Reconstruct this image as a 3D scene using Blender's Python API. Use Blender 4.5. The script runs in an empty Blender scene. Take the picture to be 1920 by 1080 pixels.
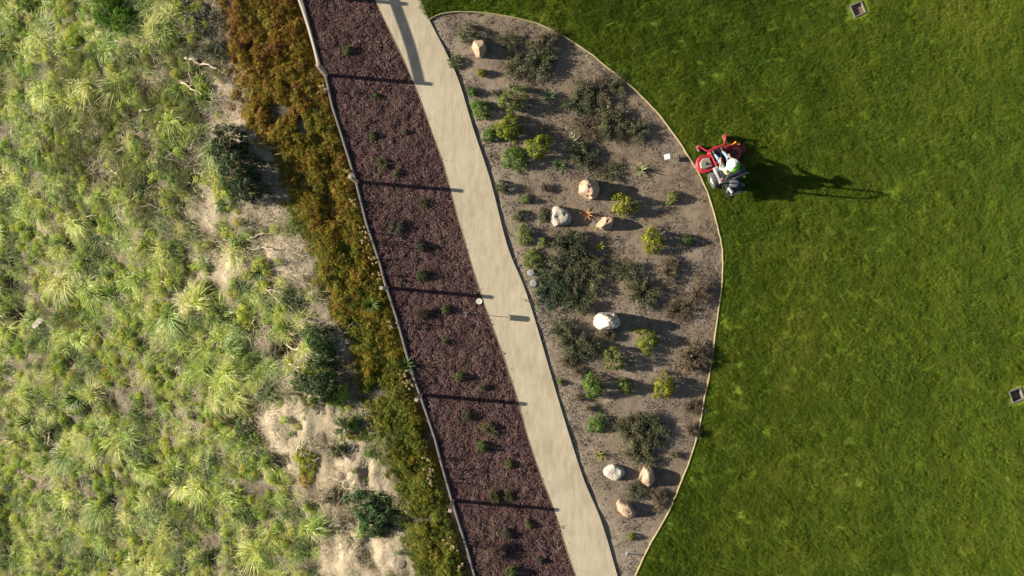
import bpy, bmesh, math, random
import numpy as np
from mathutils import Vector, Matrix, Euler, noise
from mathutils.geometry import delaunay_2d_cdt

# ------------------------------------------------------------------ camera, sky, sun, exposure
S = bpy.context.scene
COL = S.collection
H = 30.0                      # camera height above the path
F = 1440.0                    # focal length in photograph pixels
cd = bpy.data.cameras.new('camera'); cam = bpy.data.objects.new('camera', cd); COL.objects.link(cam)
cam.location = (0, 0, H); cam.rotation_euler = (0, 0, 0)
cd.sensor_width = 36; cd.lens = 27; cd.clip_end = 2000
S.camera = cam
SUN_EL = math.radians(18.4)
sun_to = Vector((math.cos(SUN_EL), -0.088*math.cos(SUN_EL), -math.sin(SUN_EL))).normalized()
w = bpy.data.worlds.new('World'); S.world = w; w.use_nodes = True
wn = w.node_tree; bg = wn.nodes['Background']
sky = wn.nodes.new('ShaderNodeTexSky'); sky.sky_type = 'NISHITA'; sky.sun_disc = False
sky.sun_elevation = SUN_EL; sky.sun_rotation = math.atan2(-sun_to.x, -sun_to.y)
wn.links.new(sky.outputs[0], bg.inputs[0]); bg.inputs[1].default_value = 0.05
sl = bpy.data.lights.new('sun', 'SUN'); sl.energy = 5.0; sl.angle = math.radians(0.5); sl.color = (1.0, 0.93, 0.80)
so = bpy.data.objects.new('sun', sl); COL.objects.link(so); so.location = (-60, 5, 30)
so.rotation_euler = sun_to.to_track_quat('-Z', 'Y').to_euler()
S.view_settings.view_transform = 'Standard'; S.view_settings.look = 'None'
S.view_settings.gamma = 1; S.view_settings.use_curve_mapping = False
S.view_settings.exposure = 1.15
S.render.engine = 'CYCLES'
S.cycles.max_bounces = 5; S.cycles.diffuse_bounces = 3; S.cycles.transmission_bounces = 3

R = random.Random(7)
NR = np.random.default_rng(7)

# ------------------------------------------------------------------ helpers
def tag(o, label=None, cat=None, group=None, kind=None):
    if label: o['label'] = label
    if cat: o['category'] = cat
    if group: o['group'] = group
    if kind: o['kind'] = kind
    return o

def link(name, me, parent=None, loc=None):
    o = bpy.data.objects.new(name, me); COL.objects.link(o)
    if parent: o.parent = parent
    if loc is not None: o.location = loc
    return o

def empty(name, loc, rz=0):
    o = link(name, None, None, loc); o.rotation_euler = (0, 0, rz); o.empty_display_size = .2
    return o

def mesh_np(name, V, Fc, mat=None, tint=None, smooth=False):
    """V (n,3) array, Fc (m,k) array of equal-size faces"""
    V = np.asarray(V, dtype=np.float32); Fc = np.asarray(Fc, dtype=np.int32)
    me = bpy.data.meshes.new(name); m, k = Fc.shape
    me.vertices.add(len(V)); me.vertices.foreach_set('co', V.ravel())
    me.loops.add(m*k); me.loops.foreach_set('vertex_index', Fc.ravel())
    me.polygons.add(m); me.polygons.foreach_set('loop_start', np.arange(m, dtype=np.int32)*k)
    me.update(calc_edges=True)
    if smooth: me.polygons.foreach_set('use_smooth', np.ones(m, dtype=bool))
    if tint is not None:
        a = me.attributes.new('tint', 'FLOAT', 'POINT'); a.data.foreach_set('value', np.asarray(tint, dtype=np.float32))
    if mat: me.materials.append(mat)
    me.validate(); return me

def merge(parts):
    V, Fs, T, n = [], [], [], 0
    for v, f, t in parts:
        V.append(v); Fs.append(f + n); T.append(t); n += len(v)
    return np.concatenate(V), np.concatenate(Fs), np.concatenate(T)

# shader helpers --------------------------------------------------
class Mat:
    def __init__(s, name, rough=.9, spec=.15):
        s.m = bpy.data.materials.new(name); s.m.use_nodes = True
        s.t = s.m.node_tree; s.n = s.t.nodes; s.b = s.n['Principled BSDF']
        s.b.inputs['Roughness'].default_value = rough
        s.b.inputs['Specular IOR Level'].default_value = spec
    def new(s, typ, **kw):
        n = s.n.new(typ)
        for k, v in kw.items(): setattr(n, k, v)
        return n
    def l(s, a, b): s.t.links.new(a, b)
    def pos(s):
        if not hasattr(s, '_p'): s._p = s.new('ShaderNodeNewGeometry').outputs['Position']
        return s._p
    def noise(s, scale, detail=4, rough=.55, vec=None, stretch=None, dist=0):
        n = s.new('ShaderNodeTexNoise'); n.inputs['Scale'].default_value = scale
        n.inputs['Detail'].default_value = detail; n.inputs['Roughness'].default_value = rough
        n.inputs['Distortion'].default_value = dist
        v = vec if vec is not None else s.pos()
        if stretch:
            mp = s.new('ShaderNodeMapping'); mp.inputs['Scale'].default_value = stretch
            s.l(v, mp.inputs['Vector']); v = mp.outputs[0]
        s.l(v, n.inputs['Vector']); return n.outputs['Fac']
    def ramp(s, fac, stops, interp='LINEAR'):
        r = s.new('ShaderNodeValToRGB'); r.color_ramp.interpolation = interp; e = r.color_ramp.elements
        while len(e) < len(stops): e.new(0.5)
        for el, (p, c) in zip(e, stops):
            el.position = p; el.color = (*c, 1) if len(c) == 3 else c
        s.l(fac, r.inputs[0]); return r.outputs[0]
    def mix(s, fac, a, b, mode='MIX'):
        n = s.new('ShaderNodeMix', data_type='RGBA', blend_type=mode)
        if isinstance(fac, (int, float)): n.inputs[0].default_value = fac
        else: s.l(fac, n.inputs[0])
        for i, v in ((6, a), (7, b)):
            if isinstance(v, tuple): n.inputs[i].default_value = (*v, 1)
            else: s.l(v, n.inputs[i])
        return n.outputs[2]
    def math(s, op, a, b=0.0, clamp=False):
        n = s.new('ShaderNodeMath', operation=op); n.use_clamp = clamp
        for i, v in ((0, a), (1, b)):
            if isinstance(v, (int, float)): n.inputs[i].default_value = v
            else: s.l(v, n.inputs[i])
        return n.outputs[0]
    def col(s, c):
        if isinstance(c, tuple): s.b.inputs['Base Color'].default_value = (*c, 1)
        else: s.l(c, s.b.inputs['Base Color'])
    def bump(s, h, strength=.5, dist=.02):
        b = s.new('ShaderNodeBump'); b.inputs['Strength'].default_value = strength
        b.inputs['Distance'].default_value = dist; s.l(h, b.inputs['Height']); s.l(b.outputs[0], s.b.inputs['Normal'])
    def attr(s, name): return s.new('ShaderNodeAttribute', attribute_name=name).outputs['Fac']
    def rnd(s): return s.new('ShaderNodeObjectInfo').outputs['Random']
    def ocol(s): return s.new('ShaderNodeObjectInfo').outputs['Color']
    def leafy(s, amt=.3):
        """let some light through the blades"""
        out = s.n['Material Output']; tr = s.new('ShaderNodeBsdfTranslucent'); mx = s.new('ShaderNodeMixShader')
        src = s.b.inputs['Base Color'].links[0].from_socket
        s.l(src, tr.inputs[0]); mx.inputs[0].default_value = amt
        s.l(s.b.outputs[0], mx.inputs[1]); s.l(tr.outputs[0], mx.inputs[2]); s.l(mx.outputs[0], out.inputs[0])

def plain(name, c, rough=.6, spec=.4, var=.25, scale=14, metal=0):
    m = Mat(name, rough, spec); m.b.inputs['Metallic'].default_value = metal
    n = m.noise(scale, 5, .65)
    m.col(m.mix(n, tuple(x*(1-var) for x in c), tuple(min(1, x*(1+var)) for x in c)))
    m.bump(m.noise(scale*6, 3), .15, .004)
    return m.m

# ------------------------------------------------------------------ places: pixel of the photograph <-> ground
def ground_xy(px, py, z=0.0): return ((px-960)*(H-z)/F, (540-py)*(H-z)/F)
def to_px(x, y, z): return 960+F*x/(H-z), 540-F*y/(H-z)
def P(pts): return [ground_xy(*p) for p in pts]

CREST = P([(250,-1500),(320,-60),(340,0),(385,150),(425,280),(490,420),(555,560),(615,680),(672,830),(712,960),(745,1080),(770,1200),(1000,2600)])
PATH_L = P([(430,-1500),(680,-50),(703,0),(722,41),(757,114),(776,157),(798,215),(825,290),(843,350),(857,405),(882,490),(904,560),(919,600),(940,660),(967,740),(990,822),(1017,900),(1040,960),(1058,1020),(1079,1080),(1110,1170),(1600,2600)])
PATH_R = P([(510,-1500),(770,-45),(789,0),(805,38),(842,110),(863,160),(887,240),(920,340),(951,460),(982,536),(1003,600),(1028,685),(1047,750),(1067,815),(1095,900),(1120,958),(1138,1010),(1158,1080),(1190,1170),(1690,2600)])
WALL = P([(300,-1500),(560,-40),(567,0),(590,85),(602,128),(612,145),(624,200),(640,250),(655,298),(668,340),(688,420),(712,490),(722,529),(731,555),(747,605),(764,667),(780,718),(789,742),(816,822),(828,868),(845,928),(859,974),(876,1027),(890,1078),(915,1165),(1400,2600)])
ARC = P([(805,38),(817,31),(832,26),(862,23),(910,25),(960,33),(1002,43),(1036,57),(1069,75.5),(1103,98),(1135.5,124),(1178,158),(1208,186),(1235,215),(1260,247),(1282,280),(1309,324),(1329,369),(1342,413),(1353,460),(1355,492),(1353,540),(1346,590),(1336,662),(1329,710),(1320,751),(1311,802),(1304,828),(1284,887),(1251,964),(1221.5,1015),(1192,1077),(1165,1150),(1159,1172)])

def smooth_line(pts, lim=15):
    """a curve through all the given points"""
    out = []
    for i in range(len(pts)-1):
        p1, p2 = Vector(pts[i]), Vector(pts[i+1]); p0 = Vector(pts[i-1]) if i else p1*2-p2; p3 = Vector(pts[i+2]) if i+2 < len(pts) else p2*2-p1
        out.append(tuple(pts[i]))
        if max(abs(p0.y), abs(p3.y)) > lim+6: continue
        for t in (.25, .5, .75): out.append(tuple(.5*((2*p1)+(p2-p0)*t+(2*p0-5*p1+4*p2-p3)*t*t+(3*p1-p0-3*p2+p3)*t**3)))
    out.append(tuple(pts[-1])); return out
KEY38 = PATH_R[3]; KEYEND = PATH_R[-2]
PATH_L = smooth_line(PATH_L); PATH_R = smooth_line(PATH_R); ARC = smooth_line(ARC)
def xat(line, y):
    for (x0, y0), (x1, y1) in zip(line, line[1:]):
        if (y0-y)*(y1-y) <= 0 and y0 != y1: return x0+(x1-x0)*(y-y0)/(y1-y0)
    return line[0][0] if y > line[0][1] else line[-1][0]
CY = np.array([p[1] for p in CREST][::-1]); CX = np.array([p[0] for p in CREST][::-1])

def fb(x, y, s, seed=0, o=4): return noise.fractal(Vector((x*s+seed*13.7, y*s-seed*7.1, seed*3.3)), 1.0, 2.1, o)
def _height0(x, y):
    cx = float(np.interp(y, CY, CX)); d = cx-x
    k = .9
    drop = 0.46*(k*math.log1p(math.exp(max(-30, min(30, d/k)))))
    drop = drop if drop < 9 else 9+5*(1-math.exp(-(drop-9)/5))
    m = 1/(1+math.exp(-max(-30, min(30, (d+.6)*2))))
    z = -0.26-drop
    if -40 < x < 2 and abs(y) < 40:
        z += m*(.30*fb(x, y, .35, 1)+.13*fb(x, y, 1.3, 2))+(1-m)*.04*fb(x, y, 1.2, 3)
        g = math.exp(-((d-1.0)/1.6)**2)*max(0, min(1, (-y-2.5)/3))       # gullies in the sandy lower bank
        z += g*(-.55*abs(fb(x*1.6, y*.5, .9, 5)))
    return z
def _hollow(px, py, r, dep):
    x, y = ground_xy(px, py)
    for _ in range(12):
        z = _height0(x, y); x, y = ground_xy(px, py, z)
    return x, y, r, dep
def bank(px, py):
    z = 0
    for _ in range(14):
        x, y = ground_xy(px, py, z); z = .5*z+.5*height(x, y)
    x, y = ground_xy(px, py, z)
    return x, y, height(x, y)

HOLLOWS = [_hollow(*q) for q in [(22, 535, .55, .9), (40, 585, .5, .9), (138, 668, .5, 1.0), (165, 760, .42, .8), (88, 812, .45, .8), (5, 185, .4, .8), (136, 462, .4, .8), (112, 800, .4, .6), (268, 905, .25, .5), (285, 985, .28, .5),
  (20, 1030, .45, .8), (210, 935, .3, .5), (362, 425, .3, .4), (385, 445, .3, .4), (548, 640, .55, .8), (530, 660, .4, .6), (478, 470, .35, .5), (446, 770, .35, .6), (432, 785, .4, .6), (520, 870, .35, .5), (475, 985, .4, .6), (590, 1020, .3, .4),
  (345, 65, .35, .5), (300, 865, .3, .5), (210, 850, .3, .5), (60, 430, .3, .4), (430, 600, .35, .4), (85, 220, .3, .5), (330, 700, .3, .4), (170, 1060, .35, .6), (400, 730, .3, .4)]]
def height(x, y):
    z = _height0(x, y)
    for hx, hy, r, dep in HOLLOWS:
        q = ((x-hx)**2+(y-hy)**2)/(r*r)
        if q < 6: z -= dep*math.exp(-q*q*.6 if q > 0 else 0)
    return z
def inside(px, py, poly):
    px = np.asarray(px, float); py = np.asarray(py, float); r = np.zeros(px.shape, bool)
    for (x0, y0), (x1, y1) in zip(poly, poly[1:]+poly[:1]):
        if y0 == y1: continue
        c = ((y0 > py) != (y1 > py)) & (px < (x1-x0)*(py-y0)/(y1-y0)+x0); r ^= c
    return r

def sheet(name, poly, step, zf, mat, box=(-22, 22, -14, 14), skirt=.3, kind='structure', edge=None):
    """a piece of ground filling an outline, with relief and a skirt that runs into the soil"""
    xs = np.arange(box[0], box[1], step); ys = np.arange(box[2], box[3], step)
    gx, gy = np.meshgrid(xs, ys); gx = gx.ravel()+NR.uniform(-.3, .3, gx.size)*step; gy = gy.ravel()+NR.uniform(-.3, .3, gy.size)*step
    k = inside(gx, gy, poly); gx, gy = gx[k], gy[k]
    dense = []
    n = len(poly)
    for i in range(n):
        a, b = Vector(poly[i]), Vector(poly[(i+1) % n]); L = (b-a).length
        q = max(1, int(L/(step*1.2))) if max(abs(a.y), abs(b.y)) < 16 and L < 30 else 1
        dense += [a.lerp(b, j/q) for j in range(q)]
    nb = len(dense)
    # drop grid points too near the outline
    B = np.array([tuple(d) for d in dense])
    if len(gx):
        keep = np.ones(len(gx), bool)
        for bx, by in B: keep &= (gx-bx)**2+(gy-by)**2 > (step*.5)**2
        gx, gy = gx[keep], gy[keep]
    pts = dense+[Vector((a, b)) for a, b in zip(gx, gy)]
    vs, es, fs, *_ = delaunay_2d_cdt(pts, [], [list(range(nb))], 1, 1e-5)
    V = [(v.x, v.y, zf(v.x, v.y)) for v in vs]
    Fs = [tuple(f) for f in fs]
    me = bpy.data.meshes.new(name); me.from_pydata(V, [], Fs)
    bm = bmesh.new(); bm.from_mesh(me)
    bmesh.ops.recalc_face_normals(bm, faces=bm.faces)
    if sum(f.normal.z for f in bm.faces) < 0: bmesh.ops.reverse_faces(bm, faces=bm.faces)
    for f in bm.faces: f.smooth = True
    be = [e for e in bm.edges if e.is_boundary]
    for e in be: e.smooth = False
    r = bmesh.ops.extrude_edge_only(bm, edges=be)
    for v in r['geom']:
        if isinstance(v, bmesh.types.BMVert): v.co.z = min(v.co.z, 0)-skirt
    for v in r['geom']:
        if isinstance(v, bmesh.types.BMEdge): v.smooth = False
    bm.to_mesh(me); bm.free(); me.materials.append(mat)
    if edge:
        a = me.attributes.new('tint', 'FLOAT', 'POINT'); a.data.foreach_set('value', [math.exp(-max(0, v.co.x-xat(edge, v.co.y))/.75) for v in me.vertices])
    o = link(name, me); tag(o, kind=kind); return o

def strip(line, w0, w1, z0, z1, top_bevel=.01):
    """a kerb following a line: w0 to the left of it, w1 to the right, from z0 up to z1"""
    pts = [Vector(p) for p in line]; V = []; Fs = []
    for i, p in enumerate(pts):
        a = pts[max(0, i-1)]; b = pts[min(len(pts)-1, i+1)]; t = (b-a).normalized(); nrm = Vector((t.y, -t.x))
        L = p-nrm*w0; Rr = p+nrm*w1; be = top_bevel
        zt = z1(p.x, p.y) if callable(z1) else z1
        for q, z in ((L, z0), (L, zt-be), (L+nrm*be, zt), (Rr-nrm*be, zt), (Rr, zt-be), (Rr, z0)): V.append((q.x, q.y, z))
    for i in range(len(pts)-1):
        for j in range(5): Fs.append((i*6+j, i*6+j+1, (i+1)*6+j+1, (i+1)*6+j))
    return V, Fs
def resample(line, step, jit=0, lim=16):
    out = []
    for a, b in zip(line, line[1:]):
        a, b = Vector(a), Vector(b); q = max(1, int((b-a).length/step)) if max(abs(a.y), abs(b.y)) < lim else 1
        out += [a.lerp(b, j/q)+Vector((R.uniform(-jit, jit), R.uniform(-jit, jit))) for j in range(q)]
    out.append(Vector(line[-1])); return [tuple(p) for p in out]

def scatter(name, pts, rots, scl, idx, meshes, label, cat, group=None):
    """one object that holds a mass nobody could count"""
    me = bpy.data.meshes.new(name); n = len(pts)
    me.vertices.add(n); me.vertices.foreach_set('co', np.asarray(pts, np.float32).ravel())
    a = me.attributes.new('rot', 'FLOAT_VECTOR', 'POINT'); a.data.foreach_set('vector', np.asarray(rots, np.float32).ravel())
    a = me.attributes.new('scl', 'FLOAT_VECTOR', 'POINT'); a.data.foreach_set('vector', np.asarray(scl, np.float32).ravel())
    a = me.attributes.new('idx', 'INT', 'POINT'); a.data.foreach_set('value', np.asarray(idx, np.int32))
    o = link(name, me); tag(o, label, cat, group, 'stuff')
    c = bpy.data.collections.new(name+'_pieces')
    for i, m in enumerate(meshes): c.objects.link(bpy.data.objects.new(name+'_piece', m))
    g = bpy.data.node_groups.new(name, 'GeometryNodeTree')
    g.interface.new_socket('Geometry', in_out='INPUT', socket_type='NodeSocketGeometry')
    g.interface.new_socket('Geometry', in_out='OUTPUT', socket_type='NodeSocketGeometry')
    gi = g.nodes.new('NodeGroupInput'); go = g.nodes.new('NodeGroupOutput')
    ip = g.nodes.new('GeometryNodeInstanceOnPoints'); ci = g.nodes.new('GeometryNodeCollectionInfo')
    ci.inputs['Collection'].default_value = c; ci.inputs['Separate Children'].default_value = True; ci.inputs['Reset Children'].default_value = True
    ip.inputs['Pick Instance'].default_value = True
    def na(nm, t):
        q = g.nodes.new('GeometryNodeInputNamedAttribute'); q.data_type = t; q.inputs[0].default_value = nm
        return [s for s in q.outputs if s.enabled and s.name == 'Attribute'][0]
    er = g.nodes.new('FunctionNodeEulerToRotation')
    L = g.links.new
    L(gi.outputs[0], ip.inputs['Points']); L(ci.outputs[0], ip.inputs['Instance'])
    L(na('idx', 'INT'), ip.inputs['Instance Index']); L(na('rot', 'FLOAT_VECTOR'), er.inputs[0]); L(er.outputs[0], ip.inputs['Rotation'])
    L(na('scl', 'FLOAT_VECTOR'), ip.inputs['Scale']); L(ip.outputs[0], go.inputs[0])
    md = o.modifiers.new('scatter', 'NODES'); md.node_group = g
    return o

# ------------------------------------------------------------------ materials of the ground
m = Mat('sandy_bank')
big = m.noise(.35, 5); mid = m.noise(2.2, 6, .65); fine = m.noise(16, 5, .7)
cs = m.ramp(mid, [(.30, (.30, .235, .155)), (.46, (.44, .355, .24)), (.58, (.54, .44, .31)), (.75, (.60, .49, .35))])
ck = m.ramp(mid, [(.34, (.035, .032, .020)), (.52, (.085, .072, .042)), (.70, (.20, .165, .10))])
c = m.mix(m.attr('tint'), ck, cs)
c = m.mix(m.math('MULTIPLY', m.ramp(big, [(.48, (0, 0, 0)), (.62, (1, 1, 1))]), .6), c, (.17, .15, .09))
c = m.mix(m.math('MULTIPLY', fine, .5), c, (.11, .085, .06))
m.col(c); m.bump(m.math('ADD', mid, m.math('MULTIPLY', fine, .35)), .8, .12); M_BANK = m.m

m = Mat('bed_soil')
a = m.noise(.6, 5); b = m.noise(4, 6, .65); f = m.noise(28, 5, .7); s_ = m.noise(.25, 3)
c = m.ramp(m.math('ADD', m.math('MULTIPLY', a, .45), m.math('MULTIPLY', b, .55)), [(.34, (.130, .092, .060)), (.5, (.220, .163, .110)), (.64, (.295, .226, .156))])
c = m.mix(m.math('MULTIPLY', m.ramp(f, [(.5, (0, 0, 0)), (.72, (1, 1, 1))]), .55), c, (.10, .072, .055))
c = m.mix(m.math('MULTIPLY', m.ramp(s_, [(.45, (0, 0, 0)), (.6, (1, 1, 1))]), .35), c, (.27, .22, .175))
c = m.mix(m.math('MULTIPLY', m.attr('tint'), m.math('ADD', .25, m.math('MULTIPLY', b, .8))), c, (.33, .275, .20))
m.col(c); m.bump(m.math('ADD', m.math('MULTIPLY', b, .7), m.math('MULTIPLY', f, .4)), .75, .05); M_SOIL = m.m

m = Mat('mulch_ground')
a = m.noise(1.2, 5); b = m.noise(14, 6, .7, stretch=(1, .5, 1)); f = m.noise(60, 4, .7)
c = m.ramp(b, [(.32, (.040, .020, .017)), (.5, (.095, .047, .040)), (.66, (.145, .080, .066)), (.8, (.20, .125, .095))])
c = m.mix(m.math('MULTIPLY', a, .5), c, (.085, .052, .040)); m.col(c)
m.bump(m.math('ADD', b, m.math('MULTIPLY', f, .4)), 1, .07); M_MULCH = m.m

m = Mat('path_surface', .95)
a = m.noise(.5, 4); b = m.noise(3, 6, .6, stretch=(1.6, .5, 1)); f = m.noise(70, 4, .75); t = m.noise(9, 5, .7)
c = m.ramp(m.math('ADD', m.math('MULTIPLY', a, .5), m.math('MULTIPLY', b, .5)), [(.36, (.40, .33, .22)), (.5, (.49, .405, .275)), (.64, (.55, .46, .32))])
c = m.mix(m.math('MULTIPLY', m.ramp(f, [(.52, (0, 0, 0)), (.7, (1, 1, 1))]), .30), c, (.32, .26, .18))
c = m.mix(m.math('MULTIPLY', m.ramp(m.noise(1.1, 5, .7, dist=.6), [(.52, (0, 0, 0)), (.68, (1, 1, 1))]), .35), c, (.36, .30, .215))
c = m.mix(m.math('MULTIPLY', m.ramp(t, [(.62, (0, 0, 0)), (.78, (1, 1, 1))]), .35), c, (.34, .28, .20))
m.col(c); m.bump(m.math('ADD', m.math('MULTIPLY', f, .3), b), .5, .02); M_PATH = m.m

def lawn_colour(m):
    a = m.noise(.13, 4); b = m.noise(1.1, 5, .7); d = m.noise(11, 4, .75); st = m.noise(.5, 2, .5, stretch=(1.0, .22, 1))
    f = m.math('ADD', m.math('ADD', m.math('MULTIPLY', a, .24), m.math('MULTIPLY', b, .26)), m.math('ADD', m.math('MULTIPLY', d, .34), m.math('MULTIPLY', st, .16)))
    return m.ramp(f, [(.37, (.036, .094, .010)), (.45, (.110, .200, .012)), (.53, (.205, .275, .018)), (.61, (.36, .37, .05))])
m = Mat('lawn_ground'); c = lawn_colour(m)
m.col(m.mix(.3, c, (.030, .035, .012))); m.bump(m.noise(20, 5, .7), .9, .05); M_LAWN = m.m
m = Mat('lawn_blade', .6, .25); c = lawn_colour(m)
c = m.mix(m.math('MULTIPLY', m.attr('tint'), .75), c, (.28, .33, .06))
c = m.mix(m.math('MULTIPLY', m.ramp(m.rnd(), [(.88, (0, 0, 0)), (1, (1, 1, 1))]), .35), c, (.21, .17, .06))
m.col(c); m.leafy(.3); M_BLADE = m.m

M_KERB = plain('kerb_concrete', (.15, .135, .12), .9, .2, .35, 5)
M_EDGE = plain('edging_strip', (.30, .25, .125), .85, .2, .3, 3)
M_EDGE2 = plain('path_edging_metal', (.26, .19, .11), .6, .4, .3, 6)
M_WOOD = plain('weathered_post_wood', (.42, .34, .25), .85, .2, .3, 8)
M_RAIL = plain('pale_rail_wood', (.66, .57, .43), .8, .2, .15, 6)
M_STICK = plain('bleached_stick', (.52, .43, .31), .9, .2, .3, 5)
M_STICKD = plain('grey_brown_stick', (.24, .19, .14), .9, .2, .3, 5)

# ------------------------------------------------------------------ ground
def axis(lo, hi, d0, d1, step):
    a = list(np.arange(d0, d1+1e-6, step)); k = step
    x = d1
    while x < hi: k *= 1.5; x += k; a.append(x)
    k = step; x = d0
    while x > lo: k *= 1.5; x -= k; a.insert(0, x)
    return a
ax = axis(-320, 320, -33, -1.5, .17); ay = axis(-320, 320, -19, 19, .2)
V = [(x, y, height(x, y)) for y in ay for x in ax]
nx = len(ax); Fc = [(j*nx+i, j*nx+i+1, (j+1)*nx+i+1, (j+1)*nx+i) for j in range(len(ay)-1) for i in range(nx-1)]
SAND = [P(p) for p in ([(380, 100), (420, 90), (470, 230), (540, 330), (575, 560), (640, 600), (680, 700), (640, 720), (560, 560), (500, 500), (450, 400), (400, 250)],
 [(462, 728), (535, 762), (560, 715), (655, 785), (720, 900), (795, 1100), (585, 1100), (605, 970), (545, 890), (482, 820)],
 [(370, 330), (410, 380), (450, 520), (400, 520), (360, 420)])]
VA = np.array(V); pxs = F*VA[:, 0]/(H-VA[:, 2]); pys = F*VA[:, 1]/(H-VA[:, 2]); wob = np.array([.5*fb(a, b, .8, 61, 3) if abs(a) < 34 and abs(b) < 20 else 0 for a, b, _ in V])
tn = np.zeros(len(V))
for sx, sy in ((0, 0), (.25, 0), (-.25, 0), (0, .25), (0, -.25), (.5, .3), (-.5, -.3)):
    hit = np.zeros(len(V), bool)
    for r_ in SAND: hit |= inside(pxs/48+sx+wob, pys/48+sy-wob, r_)
    tn += hit/7
sm = np.array([fb(a, b, .6, 62, 3) if abs(a) < 34 and abs(b) < 20 else 0 for a, b, _ in V])
tn = np.clip(tn+.45*np.clip(sm*2.2-.35, 0, 1)+.08, 0, 1)
tag(link('ground', mesh_np('ground', V, Fc, M_BANK, tn, smooth=True)), kind='structure')

mulch_poly = WALL+PATH_L[::-1]
def z_mulch(x, y): return .0+.03*fb(x, y, 2.2, 8)+.035*fb(x, y, 5.5, 9, 3)
sheet('mulch_bed', mulch_poly, .085, z_mulch, M_MULCH, (-12, 8, -14, 14))
path_poly = PATH_L+PATH_R[::-1]
sheet('path', path_poly, .5, lambda x, y: .055+.006*fb(x, y, .8, 4), M_PATH, (-9, 10, -14, 14), skirt=.2)
i38 = PATH_R.index(tuple(KEY38)); iend = PATH_R.index(tuple(KEYEND))
bed_poly = ARC+PATH_R[i38:iend+1][::-1][:-1]
def z_bed(x, y):
    dpath = x-xat(PATH_R, y)
    return .012+.035*fb(x, y, 1.1, 11)+.012*fb(x, y, 6, 12, 3)-.028*math.exp(-max(0, dpath)/.25)
sheet('planting_bed', bed_poly, .16, z_bed, M_SOIL, (-5, 10, -14, 12), edge=PATH_R)
lawn_poly = [(300, PATH_R[0][1]), *PATH_R[:i38]]+ARC+PATH_R[iend+1:]+[(300, PATH_R[-1][1])]
def z_lawn(x, y): return .05+.03*fb(x, y, .35, 14, 3)
sheet('lawn', lawn_poly, .6, z_lawn, M_LAWN, (-5, 24, -15, 15))

V, Fc = strip(resample(WALL, .6, 0), .045, .05, -.6, .085, .010)
tag(link('low_wall', mesh_np('low_wall', V, Fc, M_KERB)), 'low grey concrete wall running under the fence posts beside the mulch', 'wall')
V, Fc = strip(resample(ARC, .22, .010), .022, .026, -.2, lambda x, y: z_lawn(x, y)+.035, .008)
tag(link('lawn_edging', mesh_np('lawn_edging', V, Fc, M_EDGE)), 'pale yellow curved edging strip between the planting bed and the lawn', 'edging')
V, Fc = strip(resample(PATH_L, .3, .005), .02, .0, -.2, .062, .004)
tag(link('path_edging', mesh_np('path_edging', V, Fc, M_EDGE2)), 'thin straight edging along the mulch side of the path', 'edging')

# ------------------------------------------------------------------ lawn grass
def blades(rng, n, rad, h0, h1, wid, lean=.6, clump=0):
    a = rng.uniform(0, 2*np.pi, n); r = rad*np.sqrt(rng.uniform(0, 1, n))
    bx, by = r*np.cos(a), r*np.sin(a)
    if clump:
        cc = rng.uniform(-rad, rad, (clump, 2)); j = rng.integers(0, clump, n)
        bx = cc[j, 0]+rng.normal(0, rad*.10, n); by = cc[j, 1]+rng.normal(0, rad*.10, n)
    h = rng.uniform(h0, h1, n); d = rng.normal(0, 1.15, n); l = h*rng.uniform(0, lean, n)
    p = rng.uniform(0, np.pi, n); w = wid*rng.uniform(.6, 1.3, n)
    V = np.zeros((n, 3, 3)); V[:, 0, 0] = bx-w*np.cos(p); V[:, 0, 1] = by-w*np.sin(p)
    V[:, 1, 0] = bx+w*np.cos(p); V[:, 1, 1] = by+w*np.sin(p)
    V[:, 2, 0] = bx+l*np.cos(d); V[:, 2, 1] = by+l*np.sin(d); V[:, 2, 2] = h
    V[:, :2, 2] = -.01
    t = rng.uniform(0, 1, n)**2; T = np.stack([t*.3, t*.3, t], 1)
    return V.reshape(-1, 3), np.arange(n*3).reshape(n, 3), T.ravel()
tiles = [mesh_np('grass_patch', *(lambda q: (q[0], q[1], M_BLADE, q[2]))(merge([blades(NR, 330, .30, .015, .045, .007, 1.4), blades(NR, 150, .26, .03, .075, .008, 1.5, 9)]))) for _ in range(6)]
n = 25000
X = NR.uniform(-5, 23.5, n*3); Y = NR.uniform(-14, 14, n*3); k = inside(X, Y, lawn_poly); X, Y = X[k], Y[k]
ok = np.ones(len(X), bool)
UT = [(1608, 18), (1905, 741)]
for ux, uy in UT:
    wx, wy = ground_xy(ux, uy); ok &= np.hypot(X-wx, Y-wy) > .52
X, Y = X[ok][:n], Y[ok][:n]
arcn = np.array(resample(ARC, .2))
dm = np.full(len(X), 99.0); tg = np.zeros(len(X))
for q, q2 in zip(arcn, arcn[1:]):
    dq = np.hypot(X-q[0], Y-q[1]); nr = dq < dm; dm = np.where(nr, dq, dm); tg = np.where(nr, math.atan2(q2[1]-q[1], q2[0]-q[0]), tg)
k = dm > .22; X, Y, dm, tg = X[k], Y[k], dm[k], tg[k]
far = dm > 7.2; lane = np.where(far, np.floor((X+.25*Y)/1.6), np.floor(dm/1.6)); base_a = np.where(far, math.radians(-76), tg)
ROTZ = base_a+np.where(lane % 2 == 0, 0, np.pi)+NR.normal(0, .5, len(X))     # grass lies the way the mower went, lane by lane
ex = []
for a, b in zip(arcn, arcn[1:]):       # a trimmed fringe of small tufts along the edging
    t = (b-a)/np.linalg.norm(b-a); nn = np.array([-t[1], t[0]])
    for _ in range(4):
        q = a+(b-a)*R.random()+nn*R.uniform(.03, .20)
        ex.append((q[0], q[1]))
ex = np.array(ex)
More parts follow.
